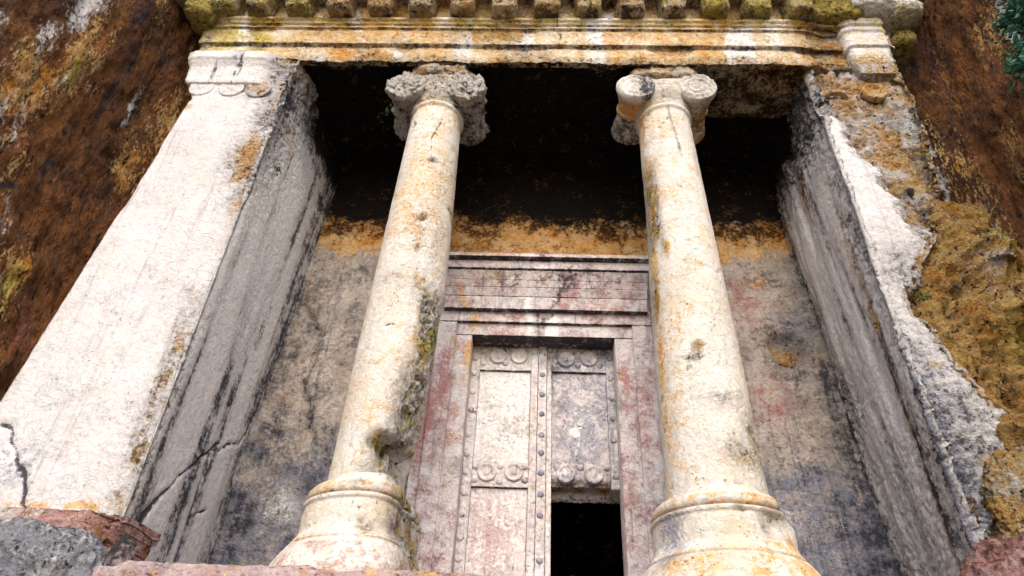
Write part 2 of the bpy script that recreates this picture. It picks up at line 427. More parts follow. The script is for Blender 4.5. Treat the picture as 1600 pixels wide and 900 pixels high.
left_anta = empty('anta', (-3.75, .5, 0), 'tall white anta with straight clean edges and disc carvings below its cap', 'pier')
def paint_left_anta(P, front, s, wid, z):
    x, y, z = warp(P, .05); y = np.where(P[:, 1] < .002, P[:, 1], np.maximum(y, .01))
    on = front.astype(float); off_ = 1 - on
    stripe = fbm(P, 3.0, 4, 26, stretch=(1, 1, .06))
    edge = np.exp(-((s - wid)/.07)**2)
    near = np.exp(-((s - wid)/.25)**2)
    cr = crumble(P, 21)
    n2 = fbm(P, 1.7, 3, 22)
    top = blobs(x, z, [(-3.175, 4.954, .16, .6, 1), (-3.221, 4.031, .22, .40, .95), (-3.460, 5.309, .22, .22, .8), (-3.212, 5.563, .35, .35, 1), (-3.161, 3.502, .12, .3, .7)])
    side_top = sm(3.2, 4.6, z)*np.exp(-(y/.45)**2)
    rough = np.clip(on*top + off_*(y < 1.8)*(y > .01)*side_top*.9 + off_*.05 + .35*edge*sm(-.3, .3, n2 + .2), 0, 1)
    cw = .010 + .022*np.clip(.45 + 1.2*fbm(P, 2.1, 2, 28), 0, 1)
    crack = on*stroke(x, z, [(-4.360, 0.852), (-4.268, 0.827), (-4.080, 0.552), (-3.908, 0.303), (-3.776, 0.161)], cw)
    crack2 = off_*stroke(y, z, [(1.134, 1.254), (0.842, 0.924), (0.604, 0.693), (0.342, 0.327), (0.177, 0.124)], cw)
    crack2 = np.maximum(crack2, off_*stroke(y, z, [(1.688, 1.875), (1.537, 1.434), (1.009, 1.101), (1.061, 0.476), (1.315, 0.630)], .015)*.8)
    dark_edge = on*stroke(x, z, [(-3.209, 2.260), (-3.161, 1.506), (-3.175, 0.964), (-3.133, 0.480), (-3.135, 0.232)], .10)*sm(4, 1.5, z)
    side_edge = off_*np.exp(-(y/.16)**2)*sm(3.0, 1.2, z)
    d = -rough*(.05 + .05*cr + .05*sm(.2, .7, cr)) + .006*fbm(P, 3, 3, 23) + .003*fbm(P, 14, 2, 24) - .02*(crack + crack2)
    oedge = np.exp(-(s/.045)**2)
    d -= oedge*.05*np.clip(fbm(P, 1.7, 3, 29) + .05, 0, 1)
    d -= edge*(.015 + .05*np.clip(fbm(P, 2.2, 3, 27), 0, 1))
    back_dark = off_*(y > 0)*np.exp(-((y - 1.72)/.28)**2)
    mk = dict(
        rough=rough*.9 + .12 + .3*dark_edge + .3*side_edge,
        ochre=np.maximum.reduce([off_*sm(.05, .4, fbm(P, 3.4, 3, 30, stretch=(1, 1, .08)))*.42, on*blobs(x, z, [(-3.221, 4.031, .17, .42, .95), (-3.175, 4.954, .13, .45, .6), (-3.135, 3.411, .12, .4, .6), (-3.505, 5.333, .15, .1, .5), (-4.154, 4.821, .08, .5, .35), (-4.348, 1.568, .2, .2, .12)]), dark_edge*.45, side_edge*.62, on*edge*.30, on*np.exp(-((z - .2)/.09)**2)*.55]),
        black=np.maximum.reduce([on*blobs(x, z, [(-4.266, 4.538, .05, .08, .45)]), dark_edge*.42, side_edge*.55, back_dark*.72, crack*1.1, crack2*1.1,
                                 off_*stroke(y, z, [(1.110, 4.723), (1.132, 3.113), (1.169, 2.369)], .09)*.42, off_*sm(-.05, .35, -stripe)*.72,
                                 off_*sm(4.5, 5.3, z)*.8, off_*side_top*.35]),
        blue=np.maximum.reduce([on*blobs(x, z, [(-4.080, 0.448, .15, .5, .55), (-3.947, 0.996, .25, .5, .16), (-3.487, 2.107, .15, .4, .22), (-3.998, 1.232, .5, .6, .2), (-3.756, 2.028, .4, .9, .13)]), off_*(.16 + .3*sm(2.0, .2, z) + .4*n2)]),
        pink=np.maximum(on*blobs(x, z, [(-3.647, 2.553, .12, .25, .30), (-3.645, 0.672, .35, .35, .25)]), off_*(.12 + .2*n2)),
        white=np.maximum(off_*blobs(y, z, [(0.620, 4.551, .14, 1.2, .85), (0.738, 3.441, .10, 1.1, .7), (0.299, 1.965, .09, 1.0, .6)]), off_*(.70 + 2.2*stripe)*sm(5.0, 4.4, z)),
        lichen=on*blobs(x, z, [(-4.341, 1.871, .15, .2, .15)]) + dark_edge*.25 + side_edge*.3,
        soot_shade=off_*sm(5.0, 5.5, z)*sm(.5, .9, y))  # upper flank blackened towards the ceiling, shade in the colour
    return d, mk
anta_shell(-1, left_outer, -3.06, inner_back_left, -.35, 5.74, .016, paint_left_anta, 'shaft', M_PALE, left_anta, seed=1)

def cap_left():
    def off(z): return np.interp(z, [5.27, 5.275, 5.31, 5.315, 5.36, 5.37, 5.56, 5.66, 5.665, 5.78], [-.03, .025, .03, .035, .035, .03, .05, .095, .11, .115])
    def paint(P, front, s, wid, z):
        x = P[:, 0]
        wear = sm(wid - .45, wid - .05, s)
        cr = crumble(P, 31)
        d = -wear*(.12 + .10*cr) + .004*fbm(P, 6, 3, 32) - .05*sm(wid + .2, wid + .6, s)
        mk = dict(rough=wear + .08, ochre=wear*.42 + .10*(s < .2), black=np.maximum(blobs(x, z, [(-4.007, 5.506, .035, .3, .75), (-3.699, 5.613, .05, .35, .75), (-3.747, 5.422, .025, .3, .6)]), sm(wid, wid + .3, s)*.6),
                  blue=blobs(x, z, [(-3.718, 5.678, .12, .3, .5)]), pink=np.full(len(x), .08))
        return d, mk
    anta_shell(-1, left_outer, -3.06, inner_back_left, 5.27, 5.785, .014, paint, 'cap_moulding', M_PALE, left_anta, off=off, seed=2, back=.5, outer_back=.9)
cap_left()

def disc(name, c, r, depth, mat, parent, masks=None, rim=.2, seed=0, boss=0., flat=1.):
    """a carved round boss on a wall facing -Y: dished rim and a raised middle"""
    nr, na = 11, 30
    pr = [(0, .62 + boss), (.18, .6 + boss), (.30, .55 + boss*.6), (.36, .42), (.60, .45), (.72, .62), (.82, .95), (.92, 1.0), (1.0, .72), (1.03, .2), (1.04, -.35)]
    V = []
    for a in range(na):
        th = 2*math.pi*a/na
        for q, h in pr:
            V.append((c[0] + r*q*math.cos(th), c[1] - depth*h*flat, c[2] + r*q*math.sin(th)))
    V = np.array(V)
    V += (.10*depth*fbm(V, 30, 2, seed))[:, None]*np.array([.3, 1, .3])
    F = grid_faces(na, nr, wrap=True)[:, ::-1]
    mk = {k: np.full(len(V), v) for k, v in (masks or {}).items()}
    return raw_mesh(name, V, np.ascontiguousarray(F), mat, parent, mk)
for k, (px, pz, wv) in enumerate([(-4.091, 5.237, 0), (-3.732, 5.231, 0), (-3.406, 5.224, .5)]):
    disc('carved_disc', (px, .0, pz - .02), .145, .011, M_PALE, left_anta, dict(ochre=.12 + wv*.6, rough=.2 + wv*.8, blue=.22), seed=k)

# right anta
RC = [(4.221, 5.866), (4.240, 5.198), (4.206, 4.645), (4.141, 3.804), (3.927, 3.442), (3.854, 3.129), (3.606, 2.820), (3.481, 2.515), (3.300, 2.351), (3.285, 2.156), (3.436, 2.045), (3.472, 1.799), (3.617, 1.514), (3.790, 1.213)]
RC = [(x, z) for x, z in RC if True] + [(3.78, .85), (3.95, .5), (4.05, -.4), (4.25, 6.2)]
def right_outer(z):
    z = np.atleast_1d(np.asarray(z, float))
    return curve(z, RC) + .03*fbm(np.stack([0*z, 0*z, z], -1), 3.5, 3, 41)
def inner_back_right(z): return np.interp(z, [-.3, .45, 4.85, 6], [3.38, 3.35, 3.10, 3.03])
right_anta = empty('anta', (3.6, .5, 0), 'broken anta with crumbled ochre upper part beside the yellow rock', 'pier')
def paint_right_anta(P, front, s, wid, z):
    x, y, z = warp(P, .06, 5); y = np.where(P[:, 1] < .002, P[:, 1], np.maximum(y, .01))
    on = front.astype(float); off_ = 1 - on
    flank = off_*(s < 0); inn = off_*(s > wid)
    edge = np.exp(-((s - wid)/.07)**2); oedge = np.exp(-(s/.10)**2)
    cr = crumble(P, 51); n2 = fbm(P, 1.5, 3, 52)
    white_lim = curve(z, [(3.109, 5.179), (3.262, 4.627), (3.354, 4.267), (3.428, 3.881), (3.524, 3.546), (3.661, 3.223), (3.824, 2.982)])
    och = on*sm(-.08, .12, x - white_lim + .30*n2 + .10*cr)*sm(3.0, 3.35, z)
    och = np.maximum(och, on*sm(4.75, 5.1, z + .2*n2))
    low_o = on*sm(3.22, 3.42, x + .12*n2)*sm(.95, .70, z + .1*n2)
    rough = np.clip(och*.85 + oedge*.6 + .6*low_o + on*blobs(x, z, [(3.312, 2.659, .2, .35, .45), (3.129, 0.895, .3, .4, .35)]) + inn*(.35*np.exp(-(y/.25)**2) + .55*blobs(y, z, [(1.630, 2.041, .4, .6), (1.765, 2.753, .3, .8)])) + flank*.8 + inn*(.05 + .22*sm(1.8, .8, z)) + on*sm(wid - .5, wid - .05, s)*sm(2.6, 1.4, z)*.5 + on*blobs(x, z, [(3.45, .55, .3, .4, .9)]) + .6*inn*sm(4.3, 5.2, z), 0, 1)
    groove = on*stroke(x, z, [(3.134, 4.731), (3.150, 4.066), (3.157, 3.511), (3.117, 2.964), (3.024, 2.287)], .03)*.9
    crack = on*stroke(x, z, [(2.941, 2.725), (2.969, 2.501), (3.000, 2.343)], .012)
    d = -rough*(.05 + .08*cr + .06*sm(.1, .6, cr)) - och*.04 + .007*fbm(P, 3, 3, 53) + .003*fbm(P, 14, 2, 54) - .025*groove - .02*crack - edge*(.03 + .05*np.clip(fbm(P, 2.2, 3, 57), 0, 1))
    d -= inn*.045*sm(-.2, .5, fbm(P, 2.2, 3, 55, stretch=(1, 1, .18)))
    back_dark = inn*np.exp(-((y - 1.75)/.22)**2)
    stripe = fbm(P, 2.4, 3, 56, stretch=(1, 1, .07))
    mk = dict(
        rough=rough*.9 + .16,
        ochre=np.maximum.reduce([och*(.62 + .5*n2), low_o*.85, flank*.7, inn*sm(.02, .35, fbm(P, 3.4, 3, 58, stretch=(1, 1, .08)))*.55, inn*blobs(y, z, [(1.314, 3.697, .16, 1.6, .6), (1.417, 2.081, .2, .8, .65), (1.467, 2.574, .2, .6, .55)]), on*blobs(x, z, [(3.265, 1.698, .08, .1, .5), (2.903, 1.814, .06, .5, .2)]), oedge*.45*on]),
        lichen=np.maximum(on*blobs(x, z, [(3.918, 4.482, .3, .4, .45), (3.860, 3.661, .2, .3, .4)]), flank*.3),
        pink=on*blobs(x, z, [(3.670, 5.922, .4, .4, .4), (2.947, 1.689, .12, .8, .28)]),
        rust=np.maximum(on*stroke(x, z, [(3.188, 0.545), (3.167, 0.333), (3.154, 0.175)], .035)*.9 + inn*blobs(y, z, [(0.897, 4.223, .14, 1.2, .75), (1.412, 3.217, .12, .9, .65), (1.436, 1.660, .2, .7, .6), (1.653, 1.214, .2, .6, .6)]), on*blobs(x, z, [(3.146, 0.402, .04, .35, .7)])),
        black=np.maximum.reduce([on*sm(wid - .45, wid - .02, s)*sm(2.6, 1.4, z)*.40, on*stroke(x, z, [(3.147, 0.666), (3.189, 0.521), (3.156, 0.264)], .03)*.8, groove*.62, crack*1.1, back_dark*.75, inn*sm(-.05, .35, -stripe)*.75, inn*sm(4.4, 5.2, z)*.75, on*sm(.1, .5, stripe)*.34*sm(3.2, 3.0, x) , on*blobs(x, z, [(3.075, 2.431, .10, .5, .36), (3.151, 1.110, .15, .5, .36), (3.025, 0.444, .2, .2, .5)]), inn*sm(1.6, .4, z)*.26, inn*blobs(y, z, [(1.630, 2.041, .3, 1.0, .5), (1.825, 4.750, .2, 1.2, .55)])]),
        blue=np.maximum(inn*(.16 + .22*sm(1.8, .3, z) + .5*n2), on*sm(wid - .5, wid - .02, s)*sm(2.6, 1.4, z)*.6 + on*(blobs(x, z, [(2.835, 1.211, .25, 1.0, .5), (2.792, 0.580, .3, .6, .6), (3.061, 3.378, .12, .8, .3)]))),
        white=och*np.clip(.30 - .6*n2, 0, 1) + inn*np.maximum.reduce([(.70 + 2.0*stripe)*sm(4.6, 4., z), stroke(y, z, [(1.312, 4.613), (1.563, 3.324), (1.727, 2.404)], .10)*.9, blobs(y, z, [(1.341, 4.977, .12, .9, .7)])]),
        soot_shade=inn*sm(5.0, 5.5, z)*sm(.5, .9, y))  # inner face fades into painted shade near the ceiling
    return d, mk
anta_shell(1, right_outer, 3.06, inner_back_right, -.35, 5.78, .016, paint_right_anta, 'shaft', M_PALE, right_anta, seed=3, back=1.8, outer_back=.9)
disc('carved_disc', (3.791, .055, 5.307), .14, .05, M_ENT, right_anta, dict(ochre=.75, rough=.6), seed=9)
def cap_right():
    V = []; 
    x = np.arange(3.14, 3.56, .02); prof, _ = resample([(.06, 5.26), (.005, 5.27), (-.005, 5.30), (.01, 5.325), (.06, 5.34)], .012)
    G = np.zeros((len(prof), len(x), 3)); G[..., 0] = x; G[..., 1] = prof[:, :1]; G[..., 2] = prof[:, 1:]
    P = G.reshape(-1, 3); cr = crumble(P, 61)
    fade = sm(3.16, 3.3, P[:, 0])*sm(3.56, 3.40, P[:, 0])
    P = P + np.array([0, 1, .1])*(-.0 + .10*(1 - fade) + .02*np.abs(cr))[:, None]
    raw_mesh('cap_moulding', P, grid_faces(*G.shape[:2]), M_ENT, right_anta, dict(ochre=np.full(len(P), .6), rough=np.full(len(P), .4)))
cap_right()

# reddish broken foot of the left anta
def foot_left():
    prof, _ = resample([(.0, .20), (-.05, .19), (-.06, .12), (-.10, .10), (-.12, .02), (-.16, -.02), (-.17, -.16), (-.05, -.3)], .014)
    x = np.arange(-4.62, -2.98, .015)
    G = np.zeros((len(prof), len(x), 3)); G[..., 0] = x; G[..., 1] = prof[:, :1]; G[..., 2] = prof[:, 1:]
    N = grid_normals(G); N *= np.where(N[..., 1:2] > 0, -1, 1)
    P = G.reshape(-1, 3); cr = crumble(P*1.4, 71)
    br = sm(-3.35, -3.05, P[:, 0])
    bot = sm(-.02, -.18, P[:, 2] - .35*(P[:, 0] + 3.6)*0)
    d = -(.03 + .10*br)*(.5 + .8*cr) + .01*fbm(P, 9, 2, 72) - .1*bot*np.abs(cr)
    V = P + N.reshape(-1, 3)*d[:, None]
    V[:, 1] += sm(-3.06, -2.96, P[:, 0])*.5
    left = sm(-3.75, -4.0, P[:, 0])
    mk = dict(rust=.45*(1 - left) + .2*fbm(P, 3, 3, 73), pink=.75*(1 - left), ochre=np.maximum(.35*br, .5*np.exp(-((P[:, 2] - .15)/.05)**2))*(1 - left) + left*.25, white=np.maximum(left*.7, .38*(1 - br)), rough=.3 + .5*br, blue=left*.3)
    raw_mesh('foot', V, grid_faces(*G.shape[:2]), M_BASE, left_anta, mk)
foot_left()

# ------------------------------------------------------------------ back wall, ceiling, chamber
wall = empty('back_wall', (0, 1.75, 0), 'stained rock wall behind the columns, sooty black with painted shade above', 'wall')
def wall_grid(name, xs, zs, Y, mat, paint, skip=None, parent=wall):
    X, Z = np.meshgrid(xs, zs, indexing='ij')
    P = np.stack([X, np.full_like(X, Y), Z], -1).reshape(-1, 3)
    d, mk = paint(P)
    sk = skip(P) if skip else None
    V = P.copy(); V[:, 1] -= d
    raw_mesh(name, V, np.ascontiguousarray(grid_faces(len(xs), len(zs), skip=sk)[:, ::1]), mat, parent, mk)
def paint_back(P):
    x, _y, z = warp(P, .08, 2)
    n2 = fbm(P, 1.4, 4, 81); cr = crumble(P, 82)
    hole = blobs(x, z, [(2.815, 2.863, .22, .24, 1)])
    crk = stroke(x, z, [(-2.926, 3.287), (-2.613, 2.925), (-2.627, 2.238), (-2.474, 1.772), (-2.254, 1.557), (-2.177, 1.345)], .035)
    d = .014*fbm(P, 2.5, 3, 83) + .006*fbm(P, 11, 3, 84) - sm(.3, .75, hole)*(.10 + .05*cr) - .05*crk*np.clip(.5 + cr, 0, 1)
    lo = sm(2.6, .8, z)
    mk = dict(
        ochre=np.maximum.reduce([sm(1.45, 1.2, np.abs(x - .05))*sm(3.9, 4.1, z)*.85, sm(3.95, 4.45, z + .2*n2)*1.1, blobs(x, z, [(-0.982, 4.416, .9, .5, 1.1), (0.851, 4.462, .8, .5, 1.2), (2.624, 4.506, .5, .35, .55), (2.785, 2.819, .16, .17, .75), (-2.633, 4.657, .4, .4, .5), (2.298, 4.230, .2, .3, .45), (2.710, 3.831, .3, .5, .33)])]),
        rust=np.maximum(sm(4.0, 4.7, z + .3*n2)*.58, sm(3.7, 4.3, z)*(np.abs(x - .05) < 1.25)*.4)*1. + 0*blobs(x, z, [(-2.965, 4.591, .7, .35, .55), (-0.749, 4.702, 1.5, .25, .60), (2.776, 4.676, .5, .3, .48), (0.101, 4.780, .3, .5, .45)]),
        pink=np.maximum(blobs(x, z, [(2.505, 3.534, .45, .9, .55), (2.499, 2.237, .4, .5, .55), (-1.327, 1.809, .25, .9, .95), (1.418, 2.204, .2, .8, .45), (-2.653, 3.892, .5, .5, .25)]), .12),
        blue=np.maximum.reduce([(x < -1)*lo*(.75 + .4*n2), (x > 1)*lo*(.75 + .4*n2)*sm(2.3, 1.2, z), blobs(x, z, [(2.985, 3.087, .35, .4, .6)])]),
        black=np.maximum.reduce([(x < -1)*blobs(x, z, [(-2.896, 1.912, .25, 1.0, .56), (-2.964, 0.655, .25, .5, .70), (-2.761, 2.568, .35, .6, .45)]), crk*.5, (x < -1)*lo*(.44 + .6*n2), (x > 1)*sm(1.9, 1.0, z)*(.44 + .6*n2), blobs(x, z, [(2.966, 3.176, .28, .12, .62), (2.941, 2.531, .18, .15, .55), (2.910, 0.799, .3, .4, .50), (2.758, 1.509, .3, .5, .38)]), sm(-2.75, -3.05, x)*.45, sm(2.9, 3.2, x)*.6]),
        white=blobs(x, z, [(-2.550, 0.796, .35, .30, .65), (2.406, 0.874, .35, .3, .5), (-2.470, 3.793, .3, .3, .2)]),
        rough=np.clip(.22 + hole + .8*crk + .25*(x < -1)*lo, 0, 1),
        soot_shade=np.maximum(sm(4.0, 4.9, z + .25*n2)*.66, sm(4.55, 4.95, z + .3*n2)))  # sooty stain, and the porch's shadow painted on the wall top
    return d, mk
def hole_skip(P): return (P[:, 0] > -.95) & (P[:, 0] < 1.03) & (P[:, 2] < 3.4)
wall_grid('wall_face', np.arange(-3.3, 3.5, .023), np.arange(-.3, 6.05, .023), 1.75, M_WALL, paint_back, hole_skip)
def ceiling():
    x = np.arange(-3.2, 3.4, .05); y = np.arange(.6, 1.95, .05)
    X, Y = np.meshgrid(x, y, indexing='ij')
    P = np.stack([X, Y, np.full_like(X, 5.98)], -1).reshape(-1, 3)
    P[:, 2] -= .10*crumble(P, 88) + .05*fbm(P, 1.5, 2, 89)
    tag(raw_mesh('ceiling', P, grid_faces(len(x), len(y)), M_WALL, masks=dict(soot_shade=np.full(len(P), .9), rough=np.full(len(P), .5))), kind='structure')  # ceiling coloured near black: sooty rock plus painted shade
ceiling()
def chamber():
    V = []; F = []
    x0, x1, y0, y1, z0, z1 = -1.3, 1.4, 2.32, 4.6, -.3, 3.0
    P = [(x0, y0, z0), (x1, y0, z0), (x1, y1, z0), (x0, y1, z0), (x0, y0, z1), (x1, y0, z1), (x1, y1, z1), (x0, y1, z1)]
    F = [(0, 1, 2, 3), (4, 7, 6, 5), (0, 3, 7, 4), (1, 5, 6, 2), (2, 6, 7, 3)]
    tag(raw_mesh('chamber', np.array(P), F, M_WALL, smooth=False, masks=dict(soot_shade=np.full(8, .8))), kind='structure')  # interior darkness painted onto the chamber walls
chamber()

# ------------------------------------------------------------------ generic worn stone block (front face towards -Y)
def block(name, x0, x1, z0, z1, yf, yb, mat, parent, paint=None, step=.02, wear=.004, seed=0, xs=None, under=0.):
    """slab with a worn front face and four edges running back to yb; xs(z) shifts it sideways"""
    nx = max(3, int((x1 - x0)/step)); nz = max(3, int((z1 - z0)/step))
    def ax(a, b, n):
        q = np.linspace(a, b, n); e = min(.012, (b - a)*.1)
        return np.concatenate([[a, a + e*.25], [a + e], q[1:-1], [b - e], [b - e*.25, b]])
    X1, Z1 = ax(x0, x1, nx), ax(z0, z1, nz)
    X1 = np.concatenate([[x0], X1, [x1]]); Z1 = np.concatenate([[z0], Z1, [z1]])
    X, Z = np.meshgrid(X1, Z1, indexing='ij')
    Y = np.full_like(X, yf)
    ex = np.zeros_like(X); r = .006
    for a in (0, 1):
        pass
    Y[1] += r; Y[-2] += r; Y[:, 1] += r; Y[:, -2] += r
    P = np.stack([X, Y, Z], -1)
    Pf = P.reshape(-1, 3)
    ring = np.zeros(X.shape, bool); ring[0] = ring[-1] = True; ring[:, 0] = ring[:, -1] = True
    d = wear*(1.2*fbm(Pf, 5, 3, seed) + .8*fbm(Pf, 22, 2, seed + 1))
    em = np.minimum.reduce([Pf[:, 0] - x0, x1 - Pf[:, 0], Pf[:, 2] - z0, z1 - Pf[:, 2]])
    d = d - np.exp(-(em/.016)**2)*wear*6*np.clip(fbm(Pf, 6, 3, seed + 2) - .15, 0, 1)
    mk = {}
    if paint:
        d2, mk = paint(Pf); d = d + d2
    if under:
        # stain and painted contact shade along the lower arris and on the underside
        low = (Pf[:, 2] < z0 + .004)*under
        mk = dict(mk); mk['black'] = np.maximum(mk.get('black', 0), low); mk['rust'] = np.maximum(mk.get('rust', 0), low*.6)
    V = Pf.copy(); V[:, 1] -= d
    V[ring.ravel(), 1] = yb
    if xs is not None: V[:, 0] += xs(V[:, 2])
    F = grid_faces(*X.shape)
    return raw_mesh(name, V, F, mat, parent, mk)

# ------------------------------------------------------------------ door surround
surround = empty('door_surround', (.04, 1.75, -.25), 'moulded stone frame with stepped cornice around the tomb door', 'door frame')
def frame_paint(seed, base_pink=.3):
    def f(P):
        x, _y, z = warp(P, .045, 3)
        n2 = fbm(P, 1.6, 3, seed)
        blk = stroke(x, z, [(0.339, 3.771), (0.244, 3.553), (0.168, 3.314), (0.004, 3.080), (-0.021, 2.832)], .055)*.62
        blk = np.maximum(blk, stroke(x, z, [(-0.057, 3.169), (-0.050, 2.814)], .045)*.6)
        blk = np.maximum(blk, blobs(x, z, [(0.260, 3.651, .5, .2, .55), (0.879, 3.667, .4, .15, .46), (-0.362, 3.634, .6, .2, .44), (0.632, 3.171, .35, .06, .34), (0.103, 3.865, .35, .05, .55)]))
        wh = blobs(x, z, [(0.124, 3.039, .10, .22, 1), (0.154, 2.881, .12, .12, 1), (-0.145, 3.076, .06, .5, .8), (-0.426, 3.344, .35, .12, .4), (-0.554, 2.913, .5, .12, .3)])
        och = np.maximum(stroke(x, z, [(-0.947, 3.618), (-0.926, 3.284)], .06)*.55, stroke(x, z, [(-0.785, 3.183), (-0.788, 2.824), (-0.849, 2.318)], .08)*.62)
        och = np.maximum(och, blobs(x, z, [(0.890, 3.886, .3, .10, .62), (-0.689, 3.875, .4, .12, .33), (-0.206, 3.638, .3, .10, .4), (-0.977, 2.830, .12, .5, .30), (0.932, 2.454, .08, .5, .25)]))
        pk = np.maximum(blobs(x, z, [(-1.083, 2.231, .16, .8, .75), (-1.258, 1.913, .2, .8, .8), (-1.126, 1.478, .12, .3, .6), (0.948, 2.373, .1, .6, .7), (1.143, 1.989, .16, .9, .62), (0.869, 3.456, .4, .08, .5), (-1.025, 3.616, .25, .3, .45), (1.028, 0.886, .2, .5, .35)]), base_pink + .08 + .35*n2)
        mk = dict(black=blk, white=np.maximum(wh, .1), ochre=och, pink=pk, blue=np.maximum(.16 + .3*n2*sm(1.2, .4, z), 0), lichen=np.maximum(blobs(x, z, [(0.929, 3.887, .2, .08, .6), (-0.441, 3.671, .6, .06, .45)]), blobs(x, z, [(-0.913, 1.556, .1, .8, .22)])), rough=np.full(len(x), .15))
        return np.zeros(len(x)), mk
    return f
FP = frame_paint(91)
def cornice_band(name, z0, z1, y0, y1, x0, x1, seed):
    """a band whose face leans from y0 (bottom) to y1 (top)"""
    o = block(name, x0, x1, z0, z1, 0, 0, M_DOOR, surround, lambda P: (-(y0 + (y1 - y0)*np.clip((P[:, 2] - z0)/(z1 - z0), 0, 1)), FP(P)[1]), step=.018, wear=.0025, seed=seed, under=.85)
    co = np.zeros(len(o.data.vertices)*3); o.data.vertices.foreach_get('co', co); co = co.reshape(-1, 3)
    w_ = co[:, 1] + surround.location.y
    co[np.abs(w_) < 1e-5, 1] = 1.80 - surround.location.y
    o.data.vertices.foreach_set('co', co.ravel()); o.data.update()
    return o
ZA = [3.891, 3.841, 3.718, 3.603, 3.512, 3.394, 3.209]
cornice_band('cornice_lip', ZA[1] + .012, ZA[0] + .02, 1.38, 1.39, -1.19, 1.30, 1)
cornice_band('cornice_fascia', ZA[2] + .008, ZA[1], 1.455, 1.45, -1.17, 1.285, 2)
cornice_band('cornice_moulding', ZA[3] + .003, ZA[2], 1.535, 1.48, -1.16, 1.275, 3)
cornice_band('cornice_moulding', ZA[4] + .003, ZA[3] - .003, 1.555, 1.52, -1.155, 1.265, 4)
cornice_band('cornice_moulding', ZA[5] + .008, ZA[4] - .003, 1.59, 1.545, -1.15, 1.255, 5)
cornice_band('cornice_fascia', ZA[6] + .008, ZA[5] - .004, 1.585, 1.575, -1.15, 1.245, 6)
ZL1, ZL2, ZO = 3.250, 3.076, 2.915
XO = (-1.205, 1.285); XM = (-.985, 1.06); XI = (-.80, .855)
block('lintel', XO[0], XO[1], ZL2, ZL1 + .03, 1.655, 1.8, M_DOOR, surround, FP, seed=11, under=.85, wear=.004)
block('jamb', XO[0], XM[0], -.28, ZL2 - .003, 1.657, 1.8, M_DOOR, surround, FP, seed=12, wear=.004, xs=lambda z: -.00*z)
block('jamb', XM[1], XO[1], -.28, ZL2 - .003, 1.657, 1.8, M_DOOR, surround, FP, seed=13, wear=.004)
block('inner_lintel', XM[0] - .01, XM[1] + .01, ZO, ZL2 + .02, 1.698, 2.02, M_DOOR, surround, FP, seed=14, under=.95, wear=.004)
block('inner_jamb', XM[0] - .01, XI[0], -.28, ZO - .003, 1.70, 2.02, M_DOOR, surround, FP, seed=15, wear=.004)
block('inner_jamb', XI[1], XM[1] + .01, -.28, ZO - .003, 1.70, 2.02, M_DOOR, surround, FP, seed=16, wear=.004)
block('outer_edge', -1.325, XO[0] - .004, -.28, ZL1 - .05, 1.715, 1.8, M_DOOR, surround, FP, seed=17, wear=.004)
block('outer_edge', XO[1] + .004, 1.36, -.28, ZL1 - .05, 1.715, 1.8, M_DOOR, surround, FP, seed=18, wear=.004)

# ------------------------------------------------------------------ the carved stone door
door = empty('stone_door', (.04, 1.97, -.25), 'carved stone door with round bosses and its lower right panel broken out', 'door')
YD = 1.955
def dpaint(white=0., blue=0., pink=.15, seed=0):
    def f(P):
        x, _y, z = warp(P, .035, 4); n2 = fbm(P, 1.8, 3, 101 + seed)
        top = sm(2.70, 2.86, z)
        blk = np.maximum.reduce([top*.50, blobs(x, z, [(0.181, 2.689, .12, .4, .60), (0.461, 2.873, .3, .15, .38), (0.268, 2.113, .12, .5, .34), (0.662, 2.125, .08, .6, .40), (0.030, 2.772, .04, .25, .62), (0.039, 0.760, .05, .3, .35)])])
        mk = dict(black=blk, white=np.maximum(white + .25*n2, blobs(x, z, [(-0.083, 2.768, .05, .3, .9), (0.394, 1.869, .09, .08, .9)])), blue=np.maximum(0, blue + .3*n2), pink=np.maximum(0, pink + .25*n2 + blobs(x, z, [(-0.439, 0.680, .25, .4, .3), (-0.356, 1.635, .1, .08, .4)])),
                  ochre=np.maximum.reduce([top*.42*(x < 0), blobs(x, z, [(-0.528, 1.066, .25, .1, .36), (0.106, 2.687, .05, .4, .36), (-0.191, 1.903, .05, .3, .4), (-0.331, 1.107, .12, .08, .55), (-0.071, 2.901, .1, .06, .6)])]), rough=np.full(len(x), .12))
        return np.zeros(len(x)), mk
    return f
ZT = 2.95
PL, PR = (-.70, -.105), (.14, .765)                 # left and right panels
z1t, z1b, z2t = 2.60, 1.485, 1.20
ZH = 1.235                                          # top of the hole in the right leaf
DP = dpaint(.40, .2, .2); DR = dpaint(.25, .5, .12, 1); DLo = dpaint(.45, .1, .38, 2)
block('stile', -.84, PL[0] - .002, -.28, ZT, YD, 2.2, M_DOOR, door, DP, seed=21, wear=.004)
block('stile', PL[1] + .002, -.022, -.28, ZT, YD - .002, 2.2, M_DOOR, door, DP, seed=22, wear=.004)
block('cover_strip', -.018, .078, -.28, ZT, YD - .03, 2.2, M_DOOR, door, DP, seed=23, wear=.005)
block('stile', .082, PR[0] - .002, -.28, ZT, YD, 2.2, M_DOOR, door, DP, seed=24, wear=.004)
block('stile', PR[1] + .002, .875, 1.215, ZT, YD, 2.2, M_DOOR, door, DR, seed=25, wear=.005)
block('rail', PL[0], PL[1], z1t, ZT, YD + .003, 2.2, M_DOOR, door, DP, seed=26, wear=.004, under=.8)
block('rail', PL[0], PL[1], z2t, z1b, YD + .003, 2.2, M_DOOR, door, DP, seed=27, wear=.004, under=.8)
block('rail', PR[0], PR[1], z1t, ZT, YD + .003, 2.2, M_DOOR, door, DR, seed=28, wear=.004, under=.8)
